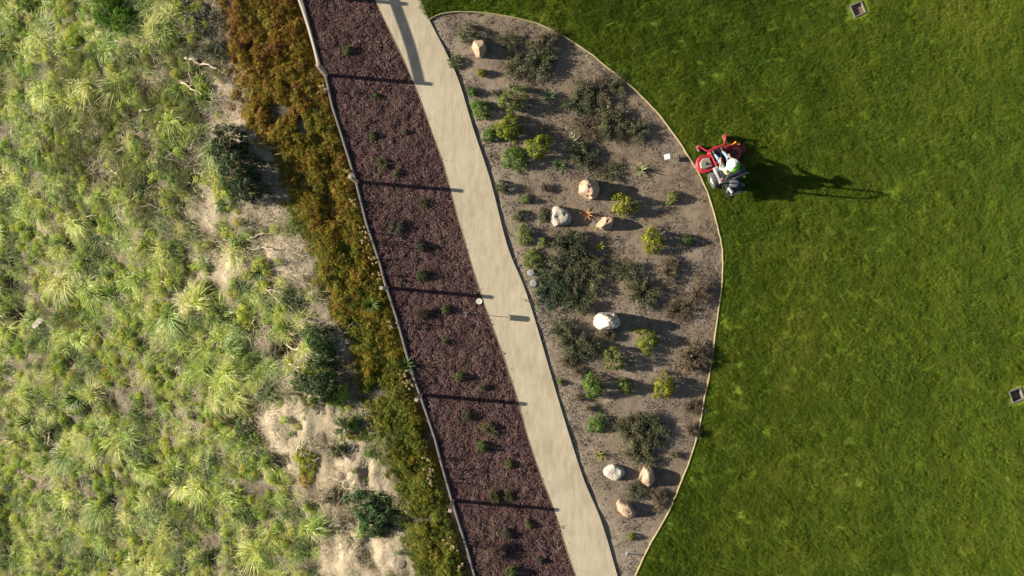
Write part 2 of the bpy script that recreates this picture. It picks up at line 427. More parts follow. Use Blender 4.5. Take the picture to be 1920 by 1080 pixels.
pts = [(x, y, z_lawn(x, y)) for x, y in zip(X, Y)]; sc = [(s, s, q*(.68+.55*max(0, .5+1.3*fb(x, y, 6.0, 91, 3)))) for s, q, x, y in zip(NR.uniform(.45, .8, len(X)), NR.uniform(.6, 1.5, len(X)), X, Y)]
exk = inside(ex[:, 0], ex[:, 1], lawn_poly); ex = ex[exk]
pts += [(x, y, z_lawn(x, y)) for x, y in ex]; sc += [(.28, .28, .7)]*len(ex)
scatter('lawn_grass', pts, [(0, 0, a) for a in ROTZ]+[(0, 0, R.uniform(0, 6.28)) for _ in range(len(pts)-len(ROTZ))], sc, NR.integers(0, 6, len(pts)), tiles, 'short green mown grass of the lawn east of the bed', 'grass')

# ------------------------------------------------------------------ mulch chips
m = Mat('mulch_chip', .85, .2)
c = m.ramp(m.rnd(), [(0, (.045, .022, .022)), (.5, (.120, .062, .058)), (.85, (.20, .115, .10)), (1, (.30, .20, .155))])
m.col(m.mix(m.math('MULTIPLY', m.attr('tint'), .5), c, m.mix(m.ramp(m.noise(.9, 5, .65), [(.42, (0, 0, 0)), (.6, (1, 1, 1))]), (.10, .055, .055), (.26, .175, .145)))); M_CHIP = m.m
def chips(rng, n, rad, L, wd):
    parts = []
    for _ in range(n):
        a = rng.uniform(0, 2*np.pi); t = rng.normal(0, .3); l = L*rng.uniform(.4, 1.3); ww = wd*rng.uniform(.5, 1.4); h = ww*.5
        c0 = np.array([*(rng.uniform(-rad, rad, 2)), rng.uniform(0, .03)])
        ux = np.array([np.cos(a)*np.cos(t), np.sin(a)*np.cos(t), np.sin(t)]); uy = np.array([-np.sin(a), np.cos(a), 0]); uz = np.array([0, 0, 1.])
        v = np.array([c0+ux*sx*l/2+uy*sy*ww/2*(1 if sz < 0 else .6)+uz*sz*h/2 for sx in (-1, 1) for sy in (-1, 1) for sz in (-1, 1)])
        f = np.array([(1, 5, 7), (1, 7, 3), (0, 1, 3), (0, 3, 2), (4, 6, 7), (4, 7, 5), (0, 4, 5), (0, 5, 1), (2, 3, 7), (2, 7, 6)])
        parts.append((v, f, np.full(8, rng.uniform(0, 1))))
    return merge(parts)
chipm = [mesh_np('chips', *(lambda q: (q[0], q[1], M_CHIP, q[2]))(chips(NR, 20, .09, .05, .014))) for _ in range(8)]
X = NR.uniform(-9.5, 5, 60000); Y = NR.uniform(-12, 12, 60000); k = inside(X, Y, mulch_poly); X, Y = X[k][:9000], Y[k][:9000]
pts = [(x, y, z_mulch(x, y)-.004) for x, y in zip(X, Y)]
for _ in range(90):                    # some chips kicked onto the path
    y = R.uniform(-12, 12); x = xat(PATH_L, y)+abs(R.gauss(0, .16))+.04; pts.append((x, y, .052))
scatter('mulch_chips', pts, np.c_[NR.normal(0, .12, (len(pts), 2)), NR.uniform(0, 6.28, len(pts))], np.repeat(np.where(np.arange(len(pts)) < len(pts)-90, NR.uniform(.7, 1.35, len(pts)), NR.uniform(.12, .3, len(pts)))[:, None], 3, 1), NR.integers(0, 8, len(pts)), chipm, 'purplish brown bark mulch chips between the fence and the path', 'mulch')

# pebbles, clods and leaf litter on the bed
m = Mat('clod'); m.col(m.ramp(m.rnd(), [(0, (.07, .05, .038)), (.6, (.17, .13, .10)), (.9, (.24, .19, .145)), (1, (.38, .33, .27))])); M_CLOD = m.m
def pebble(rng):
    bm = bmesh.new(); bmesh.ops.create_icosphere(bm, subdivisions=1, radius=.5)
    V = np.array([v.co[:] for v in bm.verts])*rng.uniform(.7, 1.25, (len(bm.verts), 1)); V[:, 2] *= .6
    Fc = np.array([[v.index for v in f.verts] for f in bm.faces]); bm.free(); return V, Fc
peb = [mesh_np('pebble', *pebble(NR), M_CLOD) for _ in range(5)]
lit = [mesh_np('litter', *(lambda q: (q[0], q[1], M_CLOD, q[2]))(chips(NR, 9, .12, .06, .010))) for _ in range(4)]
X = NR.uniform(-4, 9, 90000); Y = NR.uniform(-12, 12, 90000); k = inside(X, Y, bed_poly); X, Y = X[k], Y[k]
den = np.array([fb(x, y, .7, 21, 3) for x, y in zip(X, Y)])
k = NR.uniform(-.5, .9, len(X)) < den; X, Y = X[k][:9000], Y[k][:9000]
pts = [(x, y, z_bed(x, y)) for x, y in zip(X, Y)]; idx = np.where(NR.random(len(pts)) < .6, NR.integers(0, 5, len(pts)), NR.integers(5, 9, len(pts)))
sc = np.where(idx < 5, .012+.05*NR.random(len(pts))**4, NR.uniform(.6, 1.3, len(pts)))
scatter('bed_litter', pts, np.c_[np.zeros((len(pts), 2)), NR.uniform(0, 6.28, len(pts))], np.repeat(sc[:, None], 3, 1), idx, peb+lit, 'small clods, pebbles and dead leaves strewn over the brown planting bed', 'litter')

# ------------------------------------------------------------------ plants: builders
def leaf_mat(name, amt=.3, dark=.42, lite=2.0, warm=(.30, .20, .07), wamt=.15, rough=.6):
    """leaf colour = the plant's own object colour, varied leaf by leaf"""
    m = Mat(name, rough, .25); oc = m.ocol(); t = m.attr('tint')
    d = m.mix(1.0, oc, (dark, dark, dark), 'MULTIPLY'); l = m.mix(1.0, oc, (lite, lite*.97, lite*.8), 'MULTIPLY')
    c = m.mix(t, d, l)
    c = m.mix(m.math('MULTIPLY', m.ramp(m.noise(7, 4, .6), [(.5, (0, 0, 0)), (.68, (1, 1, 1))]), wamt), c, warm)
    m.col(c); m.leafy(amt); return m.m
M_LEAF = leaf_mat('leaf'); M_DARKLEAF = leaf_mat('sage_leaf', .2, .4, 2.6, (.15, .085, .05), .35)
M_TWIG = plain('twig_bark', (.13, .095, .075), .9, .1, .3, 10)
M_AGAVE = leaf_mat('succulent_blade', .15, .55, 1.5, (.30, .20, .07), .1, .45)

def leaves(rng, C, N, size, aspect=.45, tint=None):
    n = len(C); t = rng.normal(0, 1, (n, 3)); t -= (t*N).sum(1, keepdims=True)*N*.6; t /= np.linalg.norm(t, axis=1, keepdims=True)
    b = np.cross(N, t); b /= np.maximum(1e-6, np.linalg.norm(b, axis=1, keepdims=True))
    s = size*rng.uniform(.6, 1.4, (n, 1)); up = N*s*.15
    V = np.stack([C-t*s*.5, C+b*s*aspect*.5+up, C+t*s*.5, C-b*s*aspect*.5+up], 1).reshape(-1, 3)
    i = np.arange(n)[:, None]*4; Fc = np.concatenate([i+[0, 1, 2], i+[0, 2, 3]])
    T = np.repeat(tint if tint is not None else rng.uniform(0, 1, n), 4)
    return V, Fc, T

def tubes(rng, segs, tint=.3):
    """segs: list of (p0, p1, r0, r1), three-sided sticks"""
    V, Fs = [], []
    for p0, p1, r0, r1 in segs:
        p0, p1 = np.array(p0, float), np.array(p1, float); d = p1-p0; d /= max(1e-6, np.linalg.norm(d))
        u = np.cross(d, [0, 0, 1.]) if abs(d[2]) < .9 else np.cross(d, [1., 0, 0]); u /= np.linalg.norm(u); v = np.cross(d, u); b = len(V)
        for p, r in ((p0, r0), (p1, r1)):
            for k in range(3): V.append(p+r*(u*math.cos(k*2.094)+v*math.sin(k*2.094)))
        for k in range(3):
            j = (k+1) % 3; Fs += [(b+k, b+j, b+3+j), (b+k, b+3+j, b+3+k)]
    V = np.array(V); return V, np.array(Fs), np.full(len(V), tint)

def dome_crown(rng, clumps=85, per=40, size=.062, fill=.80, spread=.17):
    """unit dome: radius 1, height 1, scaled per plant"""
    C, N, T = [], [], []
    lob = rng.uniform(0, 6.28, 3)
    for _ in range(clumps):
        a = rng.uniform(0, 2*np.pi); ct = rng.uniform(0.02, 1); st = math.sqrt(1-ct*ct)
        r = (fill+rng.normal(0, .09))*(1+.13*math.sin(2*a+lob[0])+.09*math.sin(3*a+lob[1])+.06*math.sin(5*a+lob[2]))
        c = np.array([st*math.cos(a)*r, st*math.sin(a)*r, ct*(.62+.3*rng.random())+.06])
        k = rng.integers(int(per*.6), int(per*1.4)); s = spread*rng.uniform(.7, 1.4)
        o = rng.normal(0, 1, (k, 3)); o /= np.linalg.norm(o, axis=1, keepdims=True); o *= s*rng.uniform(.3, 1, (k, 1))**.6
        C.append(c+o); nn = o/s+c*.7+np.array([0, 0, .25])+rng.normal(0, .35, (k, 3)); N.append(nn)
        T.append(np.clip(rng.normal(.5, .22)+rng.uniform(-.25, .25, k), 0, 1))
    C = np.concatenate(C); N = np.concatenate(N); N /= np.linalg.norm(N, axis=1, keepdims=True); C[:, 2] = np.maximum(C[:, 2], .02)
    return leaves(rng, C, N, size*1.5, .5, np.concatenate(T))
def dome_stems(rng, n=14, r=.6):
    segs = []
    for _ in range(n):
        a = rng.uniform(0, 6.28); q = r*rng.uniform(.4, 1); m_ = (q*.4*math.cos(a), q*.4*math.sin(a), .3); e = (q*math.cos(a), q*math.sin(a), .4+.35*rng.random())
        segs += [((0, 0, -.05), m_, .045, .03), (m_, e, .03, .012)]
    return tubes(rng, segs)
def mk(nm, q, mat): return mesh_np(nm, q[0], q[1], mat, q[2])
DOME = [mk('crown', dome_crown(NR), M_LEAF) for _ in range(5)]
DOMEF = [mk('crown', dome_crown(NR, 120, 34, .05, .84, .13), M_LEAF) for _ in range(4)]     # finer and denser
DSTEM = [mk('stems', dome_stems(NR), M_TWIG) for _ in range(3)]

def sprawl(rng, nb=44, size=.06, leafn=20, flat=.45):
    """straggly low shrub: thin arching stems with small leaves, plenty of gaps; unit radius"""
    segs, C, N, T = [], [], [], []
    lob = rng.uniform(0, 6.28, 2)
    for i in range(nb):
        a = rng.uniform(0, 6.28); L = (.5+.5*rng.random())*(1+.25*math.sin(2*a+lob[0])+.15*math.sin(3*a+lob[1])); zt = flat*rng.uniform(.4, 1)
        p = np.array([0, 0, 0.]); bt = rng.normal(.4, .25); bend = rng.normal(0, .35)
        for s in range(5):
            f = (s+1)/5; aa = a+bend*f; q = np.array([L*f*math.cos(aa), L*f*math.sin(aa), zt*math.sin(f*2.3)+.03])+rng.normal(0, .03, 3)
            q[2] = max(q[2], .02); segs.append((p, q, .013*(1.2-f), .013*(1.1-f)))
            if s > 0:
                k = leafn if s > 1 else leafn//2
                u = rng.random((k, 1)); cc = p*(1-u)+q*u+rng.normal(0, .055, (k, 3)); cc[:, 2] = np.maximum(cc[:, 2], .02)
                C.append(cc); N.append(rng.normal(0, .6, (k, 3))+np.array([0, 0, .8])); T.append(np.clip(bt+rng.normal(0, .2, k), 0, 1))
                if rng.random() < .5:
                    e = q+np.array([rng.normal(0, .14), rng.normal(0, .14), rng.uniform(.02, .12)]); segs.append((q, e, .007, .003))
                    k = 5; u = rng.random((k, 1)); C.append(q*(1-u)+e*u+rng.normal(0, .03, (k, 3))); N.append(rng.normal(0, 1, (k, 3))); T.append(np.clip(bt+rng.normal(0.1, .2, k), 0, 1))
            p = q
    C = np.concatenate(C); N = np.concatenate(N); N /= np.linalg.norm(N, axis=1, keepdims=True)
    return leaves(rng, C, N, size, .5, np.concatenate(T)), tubes(rng, segs)
SPR = []
for _ in range(6):
    a, b = sprawl(NR); SPR.append((mk('foliage', a, M_DARKLEAF), mk('stems', b, M_TWIG)))
SPD = []
for _ in range(4):
    a, b = sprawl(NR, 60, .062, 30); SPD.append((mk('foliage', a, M_DARKLEAF), mk('stems', b, M_TWIG)))

def rosette(rng, n=26, w=.09, up=.5):
    V, Fs, T = [], [], []
    for i in range(n):
        a = i*2.39996+rng.normal(0, .12); f = (i+.5)/n; el = math.radians(12+62*(1-f)**1.1)+rng.normal(0, .08); L = (.75+.25*rng.random())*(.72+.28*f)
        d = np.array([math.cos(a), math.sin(a)]); s = np.array([-math.sin(a), math.cos(a)]); b = len(V); rise = math.tan(min(1.2, el))
        prof = [(0.03, .55), (.30, 1.0), (.62, .75), (.86, .36), (1.0, 0)]
        for k, (t, ww) in enumerate(prof):
            r = L*t*math.cos(el); z = L*t*math.sin(el)-.28*L*t*t*(1-up)+.03; z = max(z, .015); c = np.array([*(d*r), z])
            o = np.array([*(s*w*ww*.5), .0]); lift = np.array([0, 0, w*ww*.22])
            if ww: V += [c-o+lift, c, c+o+lift]; T += [.35+.3*t]*3
            else: V.append(c); T.append(1.0)
        for k in range(3):
            q = b+k*3
            for j in (0, 1): Fs += [(q+j, q+j+1, q+j+4), (q+j, q+j+4, q+j+3)]
        q = b+9; tip = b+12; Fs += [(q, q+1, tip), (q+1, q+2, tip)]
    return np.array(V), np.array(Fs)

def blade_mesh(q, mat):
    V, Fs = q; n = len(V)
    return mesh_np('blade', V, Fs, mat, NR.uniform(.2, 1, n))

def single_blade(w=.13, curl=.3):
    """one succulent leaf along +X, unit long; V-shaped section, pointed"""
    prof = [(0.0, .6), (.25, 1.0), (.6, .78), (.85, .38), (1.0, 0)]; V, T, Fs = [], [], []
    for t, ww in prof:
        z = -curl*t*t*.5
        if ww: V += [(t, -w*ww*.5, z+w*ww*.25), (t, 0, z), (t, w*ww*.5, z+w*ww*.25), (t, 0, z-w*ww*.14)]; T += [.2+.6*t]*4
        else: V.append((t, 0, z)); T.append(1)
    for k in range(3):
        q = k*4
        for a, b in ((0, 1), (1, 2), (2, 3), (3, 0)): Fs += [(q+a, q+b, q+4+b), (q+a, q+4+b, q+4+a)]
    q = 12
    for a, b in ((0, 1), (1, 2), (2, 3), (3, 0)): Fs.append((q+a, q+b, 16))
    return mesh_np('blade', V, Fs, M_AGAVE, T)
BL = [single_blade(.13, .3), single_blade(.10, .5), single_blade(.17, .2), single_blade(.055, .5)]

def plant_at(px, py, zf=None):
    x, y = ground_xy(px, py); return x, y, (zf or z_bed)(x, y)
def bush(name, px, py, rpx, h, colr, label, cat='shrub', fine=False, group=None, base=None, zf=None, kind='dome', sx=1.0, jit=1):
    if base: x, y, z = base
    else:
        z = h*.45; x, y = ground_xy(px, py, z); z = (zf or z_bed)(x, y)
    o = empty(name, (x, y, z-.01), R.uniform(0, 6.28)); tag(o, label, cat, group); r = rpx/48*(1.16 if kind == 'dome' else 1.2); h *= 1.2
    if kind == 'dome': parts = (('crown', R.choice(DOMEF if fine else DOME)), ('stems', R.choice(DSTEM)))
    elif kind == 'sprawl': pr = R.choice(SPR+SPD[:2] if colr is SB else SPR); parts = (('foliage', pr[0]), ('stems', pr[1]))
    else: pr = R.choice(SPD); parts = (('foliage', pr[0]), ('stems', pr[1]))
    for nm, me in parts:
        c = link(nm, me, o); c.scale = (r*sx, r/sx, h if kind == 'dome' else h*2.0); c.color = (*colr, 1)
    return o
def agave(name, px, py, rpx, h, colr, label, n=20, bl=0, zf=None, cat='succulent', thin=1.0, base=None):
    if base: x, y, z = base
    else: x, y, z = plant_at(px, py, zf)
    o = empty(name, (x, y, z), R.uniform(0, 6.28)); tag(o, label, cat); L = rpx/48*(1.25 if cat == 'succulent' else 1)
    for i in range(n):
        f = (i+.5)/n; el = math.radians(8+68*(1-f)**1.2+R.uniform(-8, 8)); c = link('blade', BL[bl], o)
        s = L*(.75+.3*f+R.uniform(-.08, .1)); s = s if el < .9 else max(s, h*.9)
        c.scale = (s, s*thin, s*thin); c.rotation_euler = Euler((0, -el, i*2.39996+R.uniform(-.15, .15)))
        c.location = (0, 0, .02+.05*(1-f)*L); q = R.uniform(.8, 1.25); c.color = (colr[0]*q, colr[1]*q, colr[2]*q, 1)
    return o

YG = (.175, .21, .024); OL = (.15, .19, .05); GR = (.10, .18, .032); DG = (.045, .085, .025); GG = (.10, .115, .06); BY = (.20, .215, .022)
for px, py, r, h, c, fi, lb in [
 (881, 62, 21, .34, GG, 1, 'grey green rounded shrub above the first boulder at the top of the bed'),
 (855, 116, 14, .24, GG, 1, 'small grey green shrub touching the path edge below the first boulder'),
 (903, 136, 8, .26, YG, 0, 'tiny yellow green shrub below the first boulder with its own straight shadow'),
 (886, 172, 9, .26, GR, 0, 'small bright green shrub beside the path, above a rounder one'),
 (903, 205, 19, .36, GR, 0, 'green shrub beside the path left of the large olive dome'),
 (963, 184, 26, .80, OL, 1, 'large round olive shrub dome left of the pale green rosette'),
 (954, 240, 25, .62, YG, 0, 'yellow green shrub directly below the large olive dome'),
 (917, 252, 14, .32, GR, 0, 'green shrub at the path edge, left of the yellow green one'),
 (1011, 274, 23, .62, YG, 0, 'upright yellow green shrub left of the white tipped rosette'),
 (966, 299, 23, .40, GR, 0, 'dark green shrub below left of the upright one'),
 (1170, 384, 24, .52, BY, 0, 'vivid yellow green shrub right of the heart shaped boulder'),
 (1225, 452, 22, .46, BY, 0, 'vivid yellow green round shrub near the lawn edge, below right of the split boulder'),
 (1261, 370, 12, .30, OL, 0, 'small pale olive shrub close to the lawn edge with a long shadow'),
 (1290, 450, 12, .28, DG, 0, 'small dark shrub in the shade of the vivid round shrub by the lawn'),
 (942, 350, 12, .30, GG, 0, 'small grey green shrub alone beside the path, left of the heart shaped boulder'),
 (987, 374, 9, .26, OL, 0, 'small olive shrub between the path and the hollow boulder, above two others'),
 (974, 405, 11, .22, GG, 0, 'small grey shrub at the path side, left of the hollow boulder'),
 (1018, 404, 12, .24, GG, 0, 'small shrub pressed against the left side of the hollow boulder'),
 (984, 440, 17, .28, OL, 0, 'olive shrub beside the path, below left of the hollow boulder'),
 (1018, 455, 11, .24, OL, 0, 'small olive shrub at the left end of the large dark shrub mass'),
 (1000, 488, 19, .28, OL, 0, 'olive shrub beside the path just above the two round grey caps'),
 (1212, 638, 23, .45, YG, 0, 'yellow green shrub in the shadow of the white boulder'),
 (1152, 673, 21, .66, OL, 1, 'round olive shrub below the white boulder with a wide shadow'),
 (1113, 724, 20, .62, GR, 0, 'green shrub at the left of a row of three below the white boulder'),
 (1172, 725, 14, .42, OL, 0, 'small olive shrub in the middle of a row of three below the white boulder'),
 (1245, 725, 22, .52, BY, 0, 'yellow shrub at the right of a row of three beside the lawn'),
 (1051, 717, 6, .17, GR, 0, 'tiny green shrub beside the path with a short sharp shadow'),
 (1120, 795, 19, .32, GR, 0, 'green shrub beside the path, left of the lower dark shrub mass'),
 (1183, 1008, 7, .22, YG, 0, 'tiny yellow green shrub at the bottom tip of the bed'),
]: bush('garden_shrub', px, py, r*.97, h, c, lb, fine=bool(fi), sx=R.uniform(.92, 1.08))

SG = (.115, .115, .062); SB = (.125, .098, .064); SD = (.085, .097, .052)
for px, py, r, h, c, d, lb in [
 (952, 78, 22, .18, SG, 0, 'straggly grey shrub above the shadow of the first boulder'),
 (968, 125, 30, .22, SG, 0, 'straggly dark shrub below the shadow of the first boulder'),
 (1012, 112, 36, .30, SD, 1, 'broad dark sprawling shrub right of the first boulder'),
 (1026, 76, 24, .28, SB, 0, 'straggly brown shrub close to the top curve of the lawn edging'),
 (1086, 190, 30, .26, SD, 1, 'dark sprawling shrub right of the pale green rosette near the top'),
 (1118, 172, 32, .24, SB, 0, 'brownish sprawling shrub below the lawn curve near the top'),
 (1158, 162, 20, .20, SG, 0, 'thin straggly shrub touching the lawn edging near the top'),
 (1108, 238, 32, .24, SB, 0, 'brown straggly shrub up and right of the white tipped rosette'),
 (1150, 232, 33, .26, SG, 1, 'grey green sprawling shrub in the upper middle of the bed'),
 (1197, 247, 24, .24, SD, 0, 'dark sprawling shrub closest to the mower on the upper bed'),
 (1092, 292, 28, .24, SD, 1, 'dark sprawling shrub between the white tipped rosette and the heart shaped boulder'),
 (1140, 322, 27, .16, SG, 0, 'low grey shrub directly above the shadow of the heart shaped boulder'),
 (1066, 462, 34, .32, SD, 1, 'dark leafy shrub directly below the hollow boulder'),
 (1060, 505, 36, .30, SD, 1, 'dark sprawling shrub in the middle of the large shrub mass'),
 (1028, 543, 33, .28, (.05, .085, .045), 1, 'deep green sprawling shrub right of the two round grey caps'),
 (1103, 512, 36, .28, SG, 1, 'dark sprawling shrub at the right side of the large shrub mass'),
 (1084, 560, 33, .28, SD, 1, 'dark sprawling shrub just above the white boulder'),
 (1172, 508, 27, .24, SG, 0, 'grey straggly shrub in the middle of the bed below the vivid round shrub'),
 (1205, 548, 32, .26, SG, 1, 'grey green sprawling shrub up and right of the white boulder'),
 (1253, 508, 26, .26, SB, 0, 'brown green straggly shrub right of the middle of the bed'),
 (1308, 548, 28, .26, SB, 0, 'brown straggly shrub against the right edge of the bed'),
 (1272, 582, 28, .22, SB, 0, 'thin brown shrub above the tip of the white boulder shadow'),
 (1052, 620, 28, .26, SD, 0, 'dark straggly shrub left of the white boulder'),
 (1078, 645, 32, .30, SD, 1, 'dark sprawling shrub below left of the white boulder'),
 (1113, 648, 22, .24, SD, 0, 'small dark sprawling shrub below the white boulder'),
 (1066, 675, 20, .20, SB, 0, 'small brown straggly shrub lowest in the dark group left of the white boulder'),
 (1086, 697, 12, .16, SB, 0, 'tiny brown twiggy plant above the tiny green shrub by the path'),
 (1142, 628, 13, .18, SB, 0, 'small reddish brown plant at the foot of the white boulder'),
 (1300, 672, 30, .32, SB, 1, 'broad brown green shrub against the lawn edging right of the yellow shrub'),
 (1300, 764, 20, .16, SB, 0, 'thin brown shrub in the shade below the yellow shrub'),
 (1296, 806, 15, .24, SB, 0, 'small brown shrub squeezed against the lower lawn edging'),
 (1180, 808, 30, .26, SG, 1, 'sprawling shrub at the left of the lower dark group'),
 (1216, 803, 32, .26, SD, 1, 'sprawling shrub at the right of the lower dark group'),
 (1197, 845, 28, .24, SG, 1, 'sprawling shrub right above the two lower boulders'),
 (1190, 920, 26, .20, SD, 0, 'dark sprawling shrub between the two lower boulders and the peach one'),
 (1233, 935, 20, .20, SB, 0, 'brown sprawling shrub under the shadow of the tall tan boulder'),
]: bush('sprawling_shrub', px, py, r, h, c, lb, kind='dense' if d else 'sprawl')
for px, py, r, c, lb in [
 (927, 175, 9, (.22, .19, .16), 'dry twiggy plant between the small green shrubs and the olive dome'),
 (1022, 352, 11, (.15, .12, .10), 'withered twiggy plant left of the heart shaped boulder'),
 (1263, 853, 9, (.20, .17, .12), 'bare twiggy plant near the lower lawn edge with a thin shadow'),
 (1085, 745, 9, (.15, .12, .09), 'faint dry seedling left of the green shrub row'),
 (1103, 765, 7, (.13, .10, .08), 'faint dry seedling above the lowest green shrub by the path'),
]: bush('dry_plant', px, py, r, .18, c, lb, 'plant', kind='sprawl')

agave('yucca', 1048, 311, 16, .35, (.06, .11, .03), 'dark green spiky yucca below the white tipped rosette', 34, 3, thin=1.6)
agave('agave', 1030, 182, 14, .30, (.20, .28, .12), 'pale green rosette in the shadow of the large olive dome', 22, 1)
agave('agave', 1072, 266, 18, .32, (.42, .43, .30), 'pale rosette with long white tipped blades beside the upright yellow green shrub', 15, 1)
agave('agave', 1200, 319, 15, .40, (.33, .35, .17), 'pale spiky rosette below left of the white plant label', 26, 1)
agave('aloe', 1100, 402, 13, .22, (.50, .27, .12), 'orange pink aloe between the hollow boulder and the split boulder', 14, 2)
agave('agave', 1125, 462, 11, .30, (.40, .40, .07), 'small yellow rosette alone below the split boulder', 16, 1)
agave('agave', 1115, 428, 8, .16, (.40, .40, .16), 'small pale tuft against the left side of the split boulder', 12, 3, thin=1.5)
agave('agave', 1122, 852, 12, .32, (.34, .38, .04), 'small bright rosette just above the white lower boulder', 14, 1)

# seedlings on the mulch
for px, py, r, h, c, kd, lb in [
 (652, 94, 11, .20, GR, 0, 'green shrub on the mulch above the highest full post shadow'),
 (704, 180, 8, .12, GR, 0, 'green seedling on the mulch right below the highest full post shadow'),
 (699, 255, 9, .18, GR, 0, 'bright green seedling on the mulch beside a pale one'),
 (759, 247, 6, .14, OL, 0, 'pale seedling on the mulch right of the bright green one'),
 (718, 308, 14, .14, OL, 1, 'olive straggly plant on the mulch above the second post shadow'),
 (744, 325, 8, .18, OL, 0, 'olive seedling with a long shadow just above the second post shadow'),
 (793, 380, 9, .15, OL, 1, 'thin olive plant just below the second post shadow close to the path'),
 (742, 425, 17, .20, GG, 1, 'wide grey plant on the mulch near the wall, second bay'),
 (789, 460, 12, .24, GG, 0, 'grey green shrub in the middle of the mulch, second bay'),
 (792, 517, 11, .24, (.06, .12, .03), 0, 'deep green shrub just above the third post shadow'),
 (790, 588, 12, .22, (.13, .11, .04), 1, 'brown green plant just below the third post shadow'),
 (836, 580, 10, .18, GR, 0, 'bright green seedling left of the curved white marker'),
 (835, 641, 7, .12, OL, 1, 'faint olive seedling in the middle of the mulch, below the marker'),
 (862, 706, 11, .22, OL, 0, 'olive seedling above the fourth post shadow'),
 (904, 725, 7, .14, OL, 1, 'faint olive plant above the end of the fourth post shadow, close to the path'),
 (876, 778, 13, .22, GG, 0, 'grey green shrub below the fourth post shadow'),
 (917, 805, 14, .16, OL, 1, 'wide olive plant on the mulch, lower middle close to the path'),
 (905, 838, 13, .24, GR, 0, 'green shrub on the mulch halfway between the fourth and fifth post shadows'),
 (955, 870, 9, .16, OL, 0, 'olive seedling close to the path above the fifth post shadow'),
 (925, 932, 12, .22, OL, 1, 'olive plant rising right on the fifth post shadow'),
 (953, 930, 9, .18, OL, 1, 'small olive plant right of another on the fifth post shadow'),
 (992, 983, 9, .16, OL, 0, 'small olive seedling near the path below the fifth post shadow'),
 (950, 1002, 11, .20, GG, 0, 'grey green seedling below the fifth post shadow'),
 (932, 1035, 18, .26, SB, 1, 'reddish straggly plant with a wide dark shadow near the bottom'),
 (1014, 1052, 8, .16, GG, 0, 'small grey seedling near the bottom beside the path'),
 (960, 1072, 14, .28, GR, 0, 'green shrub cut by the bottom edge on the mulch'),
]: bush('mulch_plant', px, py, r*(1.05 if kd else .9), h, (c[0]*.72, c[1]*.62, c[2]*.9), lb, 'plant', kind='sprawl' if kd else 'dome', zf=z_mulch)

# ------------------------------------------------------------------ boulders
def rock_mat(name, c0, c1, c2, dirt):
    m = Mat(name, .85, .25); oi = m.new('ShaderNodeTexCoord').outputs['Object']
    a = m.noise(2.6, 6, .6, vec=oi, dist=.4); b = m.noise(11, 6, .7, vec=oi); f = m.noise(45, 4, .7, vec=oi)
    c = m.ramp(m.math('ADD', m.math('MULTIPLY', a, .6), m.math('MULTIPLY', b, .4)), [(.36, c0), (.5, c1), (.62, c2)])
    c = m.mix(m.math('MULTIPLY', m.ramp(b, [(.55, (0, 0, 0)), (.72, (1, 1, 1))]), .55), c, dirt)
    m.col(c); m.bump(m.math('ADD', b, m.math('MULTIPLY', f, .4)), .6, .04); return m.m
M_TAN = rock_mat('tan_rock', (.28, .17, .10), (.42, .29, .19), (.50, .39, .28), (.20, .12, .08))
M_WHITE = rock_mat('white_rock', (.38, .28, .20), (.50, .45, .37), (.56, .52, .45), (.34, .22, .15))
M_GREYR = rock_mat('grey_tan_rock', (.22, .18, .14), (.36, .31, .25), (.46, .40, .32), (.15, .12, .10))
M_CAP = plain('grey_cap', (.33, .32, .30), .8, .3, .15, 8)

def boulder(px, py, rx, ry, h, mat, label, planes, dents=(), seed=1, rz=0):
    """a faceted rock cut by planes (direction azimuth deg, elevation deg, distance), with dents (x, y, z, radius, depth)"""
    z0 = h*.5; x, y = ground_xy(px, py, z0); rg = random.Random(seed)
    bm = bmesh.new(); bmesh.ops.create_icosphere(bm, subdivisions=5, radius=1)
    pl = []
    for az, el, d in planes:
        a, e = math.radians(az), math.radians(el); pl.append((Vector((math.cos(a)*math.cos(e), math.sin(a)*math.cos(e), math.sin(e))), d))
    for _ in range(7):
        v = Vector((rg.gauss(0, 1), rg.gauss(0, 1), abs(rg.gauss(0, .6)))).normalized(); pl.append((v, rg.uniform(.86, .97)))
    off = Vector((seed*3.1, seed*7.7, seed))
    for v in bm.verts:
        d = v.co.normalized(); r = 1.04
        s = 0
        for n_, dist in pl:
            q = n_.dot(d)
            if q > .05: s += (dist/q)**-26
        s += r**-26; r = s**(-1/26)
        p = d*r
        vd = noise.voronoi(p*1.9+off)[0]; p += d*(.05*noise.fractal(p*1.7+off, 1, 2, 4)+.022*noise.fractal(p*6+off, 1, 2, 3)-.035*max(0, 1-(vd[1]-vd[0])*6))
        for cx, cy, cz, cr, dep in dents:
            q = (p-Vector((cx, cy, cz))).length/cr
            p -= Vector((cx, cy, cz)).normalized()*dep*math.exp(-q*q*1.8)
        v.co = Vector((p.x*rx/48, p.y*ry/48, p.z*h*.80+h*.22))
    for f in bm.faces: f.smooth = True
    me = bpy.data.meshes.new('boulder'); bm.to_mesh(me); bm.free(); me.materials.append(mat)
    o = link('boulder', me, None, (x, y, z_bed(x, y)-.05)); o.rotation_euler.z = math.radians(rz)
    tag(o, label, 'boulder'); return o
boulder(899, 90, 15, 18, .60, M_TAN, 'tan boulder at the top of the bed, narrowing downwards, with a long dark shadow', [(215, 20, .62), (320, 15, .70), (100, 55, .80), (180, 40, .78), (20, 10, .85)], (), 3)
boulder(1106, 353, 21, 19, .78, M_TAN, 'heart shaped tan boulder with a crease down its middle', [(170, 35, .86), (0, 50, .80), (235, 10, .8), (75, 30, .9)], [(.15, .85, .3, .30, .30), (-.05, -.85, .3, .30, .34), (.12, .40, .8, .30, .12), (.06, .05, .9, .28, .12), (.0, -.40, .8, .30, .14)], 5)
